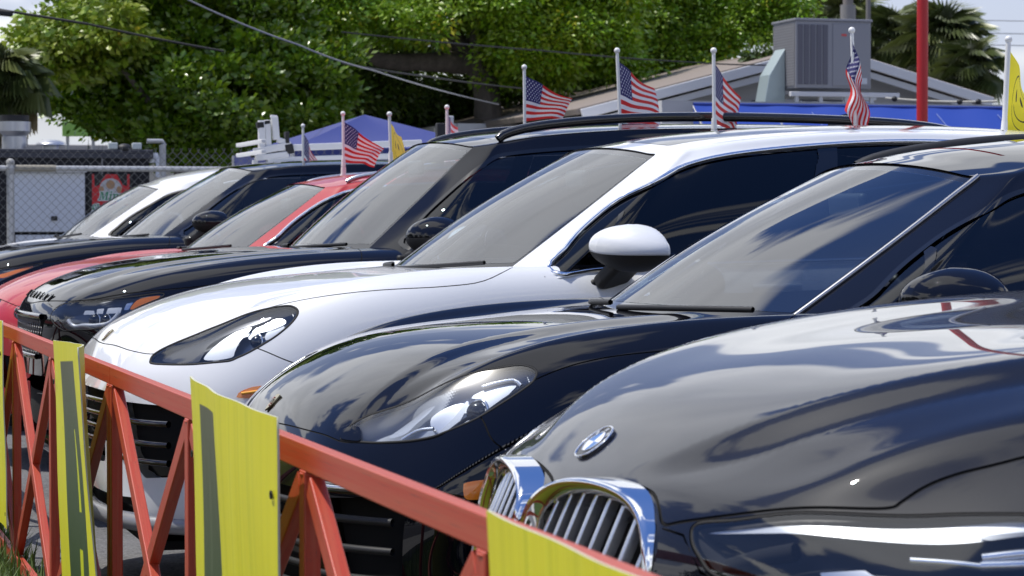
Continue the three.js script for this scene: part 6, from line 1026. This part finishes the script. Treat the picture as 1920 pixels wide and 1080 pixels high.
{ // second trunk to the right
  const d = 39, b = at(1058, 430, d); b.y = 0; const g = tree('upright_tree', 'green tree with an upright dark trunk behind the shingle roof', b, [[[b, at(1060, 250, d), at(1062, 160, d), at(1080, 80, d), at(1085, 0, d)], .26, .16], [[at(1068, 120, d), at(1130, 60, d), at(1220, 0, d)], .12, .06], [[at(1072, 100, d), at(1010, 50, d), at(960, -10, d)], .10, .05]]);
  crown(g, fine, leafMat(.21, .36, .016, { transmission: .4 }), [blob(1230, 40, 39, 1.1, .75, 1), blob(1330, -5, 39, .9, .42, .9), blob(1200, 110, 39, .75, .36, .6), blob(1300, 85, 38.6, .34, .34, .4), blob(1350, 72, 38.6, .22, .30, .3), blob(1412, 44, 38.6, .26, .26, .3), blob(1440, -5, 38.8, .55, .26, .4), blob(1110, 140, 39.6, .7, .35, .5), blob(1160, 60, 39.8, 1.2, .8, .6)], 5600, { clumps: 200, clumpR: .30 });
}
{ // low dark foliage filling under the crowns
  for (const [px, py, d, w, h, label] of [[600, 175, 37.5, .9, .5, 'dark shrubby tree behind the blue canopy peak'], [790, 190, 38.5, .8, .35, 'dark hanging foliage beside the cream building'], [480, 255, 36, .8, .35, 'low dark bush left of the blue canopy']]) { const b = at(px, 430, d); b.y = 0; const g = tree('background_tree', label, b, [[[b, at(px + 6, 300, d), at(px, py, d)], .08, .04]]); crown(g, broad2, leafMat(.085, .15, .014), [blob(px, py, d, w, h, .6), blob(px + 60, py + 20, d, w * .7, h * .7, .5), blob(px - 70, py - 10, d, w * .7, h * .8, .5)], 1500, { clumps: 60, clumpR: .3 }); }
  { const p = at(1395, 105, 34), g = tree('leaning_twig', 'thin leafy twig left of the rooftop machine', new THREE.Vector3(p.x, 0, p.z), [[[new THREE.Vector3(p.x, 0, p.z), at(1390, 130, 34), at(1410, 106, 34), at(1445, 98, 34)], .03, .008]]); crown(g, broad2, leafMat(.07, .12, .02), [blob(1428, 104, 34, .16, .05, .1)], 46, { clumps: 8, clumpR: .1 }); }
}
/* palms */
function fan(R, n, fold) { const P = [], I = []; for (let i = 0; i < n; i++) { const a = lerp(-1.9, 1.9, i / (n - 1)), l = R * (1 - .16 * Math.abs(a) / 1.9) * rr(.9, 1.05), w = .034 * R / .8; const d = [Math.sin(a), Math.cos(a)]; const k = P.length / 3, r0 = .03; P.push(d[0] * r0, 0, d[1] * r0, d[0] * l * .55 + d[1] * w, fold * .10, d[1] * l * .55 - d[0] * w, d[0] * l * .55 - d[1] * w, -fold * .02, d[1] * l * .55 + d[0] * w, d[0] * l, -.30 * l, d[1] * l); I.push(k, k + 1, k + 2, k + 1, k + 3, k + 2); } const g = new THREE.BufferGeometry(); g.setAttribute('position', new THREE.Float32BufferAttribute(P, 3)); g.setIndex(I); g.computeVertexNormals(); return g; }
function palm(label, px, py, d, R, n, o = {}) {
  const c = at(px, py, d), g = thing('fan_palm', label, 'palm tree', [c.x, 0, c.z], 'fan palms'); part('trunk', limb([[0, 0, 0], [.05, c.y * .5, 0], [0, c.y, 0]], o.r || .20, o.r ? o.r * .9 : .17, 12), barkMat, g);
  const F = fan(o.leaf || .85, 26, 1); const mats = [leafMat(.085, .115, .03), leafMat(.17, .20, .06), leafMat(.24, .19, .09)]; const sets = [[], [], []];
  for (let i = 0; i < n; i++) { const el = lerp(-1.0, 1.45, Math.pow(i / n, .8)) + rr(-.12, .12), az = i * 2.399, s = rr(.85, 1.1), q = F.clone(); q.scale(s, s, s); q.rotateX(.35 + rr(-.3, .3)); const L = R * rr(.75, 1.05); q.translate(0, 0, L); q.rotateX(-el); q.rotateY(az); q.translate(0, c.y, 0); const st = cyl(.018, .012, L, 0, L / 2, 0, 5); st.rotateX(Math.PI / 2); st.rotateX(-el); st.rotateY(az); st.translate(0, c.y, 0); const k = el < -.55 ? 2 : rnd() < .45 ? 1 : 0; sets[k].push(q, st); }
  sets.forEach((s, i) => { if (s.length) { const m = part('crown', merge(s), mats[i], g, i === 2 ? 'hanging dry fronds' : undefined); m.userData.kind = 'stuff'; } });
}
palm('large fan palm right of the red pole', 1768, 100, 78, .95, 64, { leaf: 1.0 });
palm('fan palm partly behind the red pole, left of the largest', 1672, 96, 84, .95, 54, { leaf: 1.0 });
palm('fan palm low behind the rooftop machine', 1575, 62, 88, 1.0, 54, { leaf: 1.0 });
palm('small fan palm at the lower right of the palm group', 1822, 140, 74, .62, 40, { leaf: .75 });
palm('shaggy palm cut by the left edge above the trailer', 4, 172, 30.5, .34, 50, { leaf: .36, r: .11 });
{ const g = thing('spiky_plant', 'spiky sword-leaved plant behind the trailer roof', 'plant', [at(150, 262, 40).x, 0, at(150, 262, 40).z]); const L = []; for (let i = 0; i < 26; i++) { const a = i * 2.4, l = rr(.5, .95); const q = new THREE.ConeGeometry(.035, l, 4); q.scale(1, 1, .3); q.translate(0, l / 2, 0); q.rotateX(rr(.05, .75)); q.rotateY(a); q.translate(rr(-.45, .45), 1.75, 0); L.push(q); } part('leaves', merge(L), leafMat(.05, .09, .04), g).userData.kind = 'stuff'; part('stem', cyl(.06, .05, 1.8, 0, .9, 0, 8), barkMat, g); }
// trees across the street and round the lot, one mass seen only in the paintwork and glass
{ const g = leafSpray(9, .5, .16, .6, .1), N = 9000, im = new THREE.InstancedMesh(g, leafMat(.06, .11, .018), N), m = new THREE.Matrix4(), q = new THREE.Quaternion(), e = new THREE.Euler(); const spots = []; for (let i = 0; i < 26; i++) spots.push([rr(-34, -26), rr(-70, 34), rr(2.6, 5)]); for (let i = 0; i < 16; i++) spots.push([rr(-12, 44), rr(24, 36), rr(2.6, 5)]); for (let i = 0; i < 12; i++) spots.push([rr(36, 60), rr(-70, 24), rr(2.6, 5)]);
  for (let i = 0; i < N; i++) { const s = spots[i % spots.length], d = new THREE.Vector3(rr(-1, 1), rr(-1, 1), rr(-1, 1)).normalize().multiplyScalar(Math.pow(rnd(), .4)); const k = rr(.8, 1.4); m.compose(new THREE.Vector3(s[0] + d.x * s[2], s[2] * .95 + d.y * s[2] * .85, s[1] + d.z * s[2]), q.setFromEuler(e.set(rr(-1, 1), rr(0, 6), rr(-1, 1))), new THREE.Vector3(k, k, k)); im.setMatrixAt(i, m); }
  im.name = 'far_woods'; im.userData = { kind: 'stuff', label: 'far green trees round the lot seen mirrored in the paint' }; scene.add(im); }
structure('road', plane(-14, -2.6, -200, 60, -.0, .2), std([.085, .085, .088], .9));
renderer.render(scene, camera);
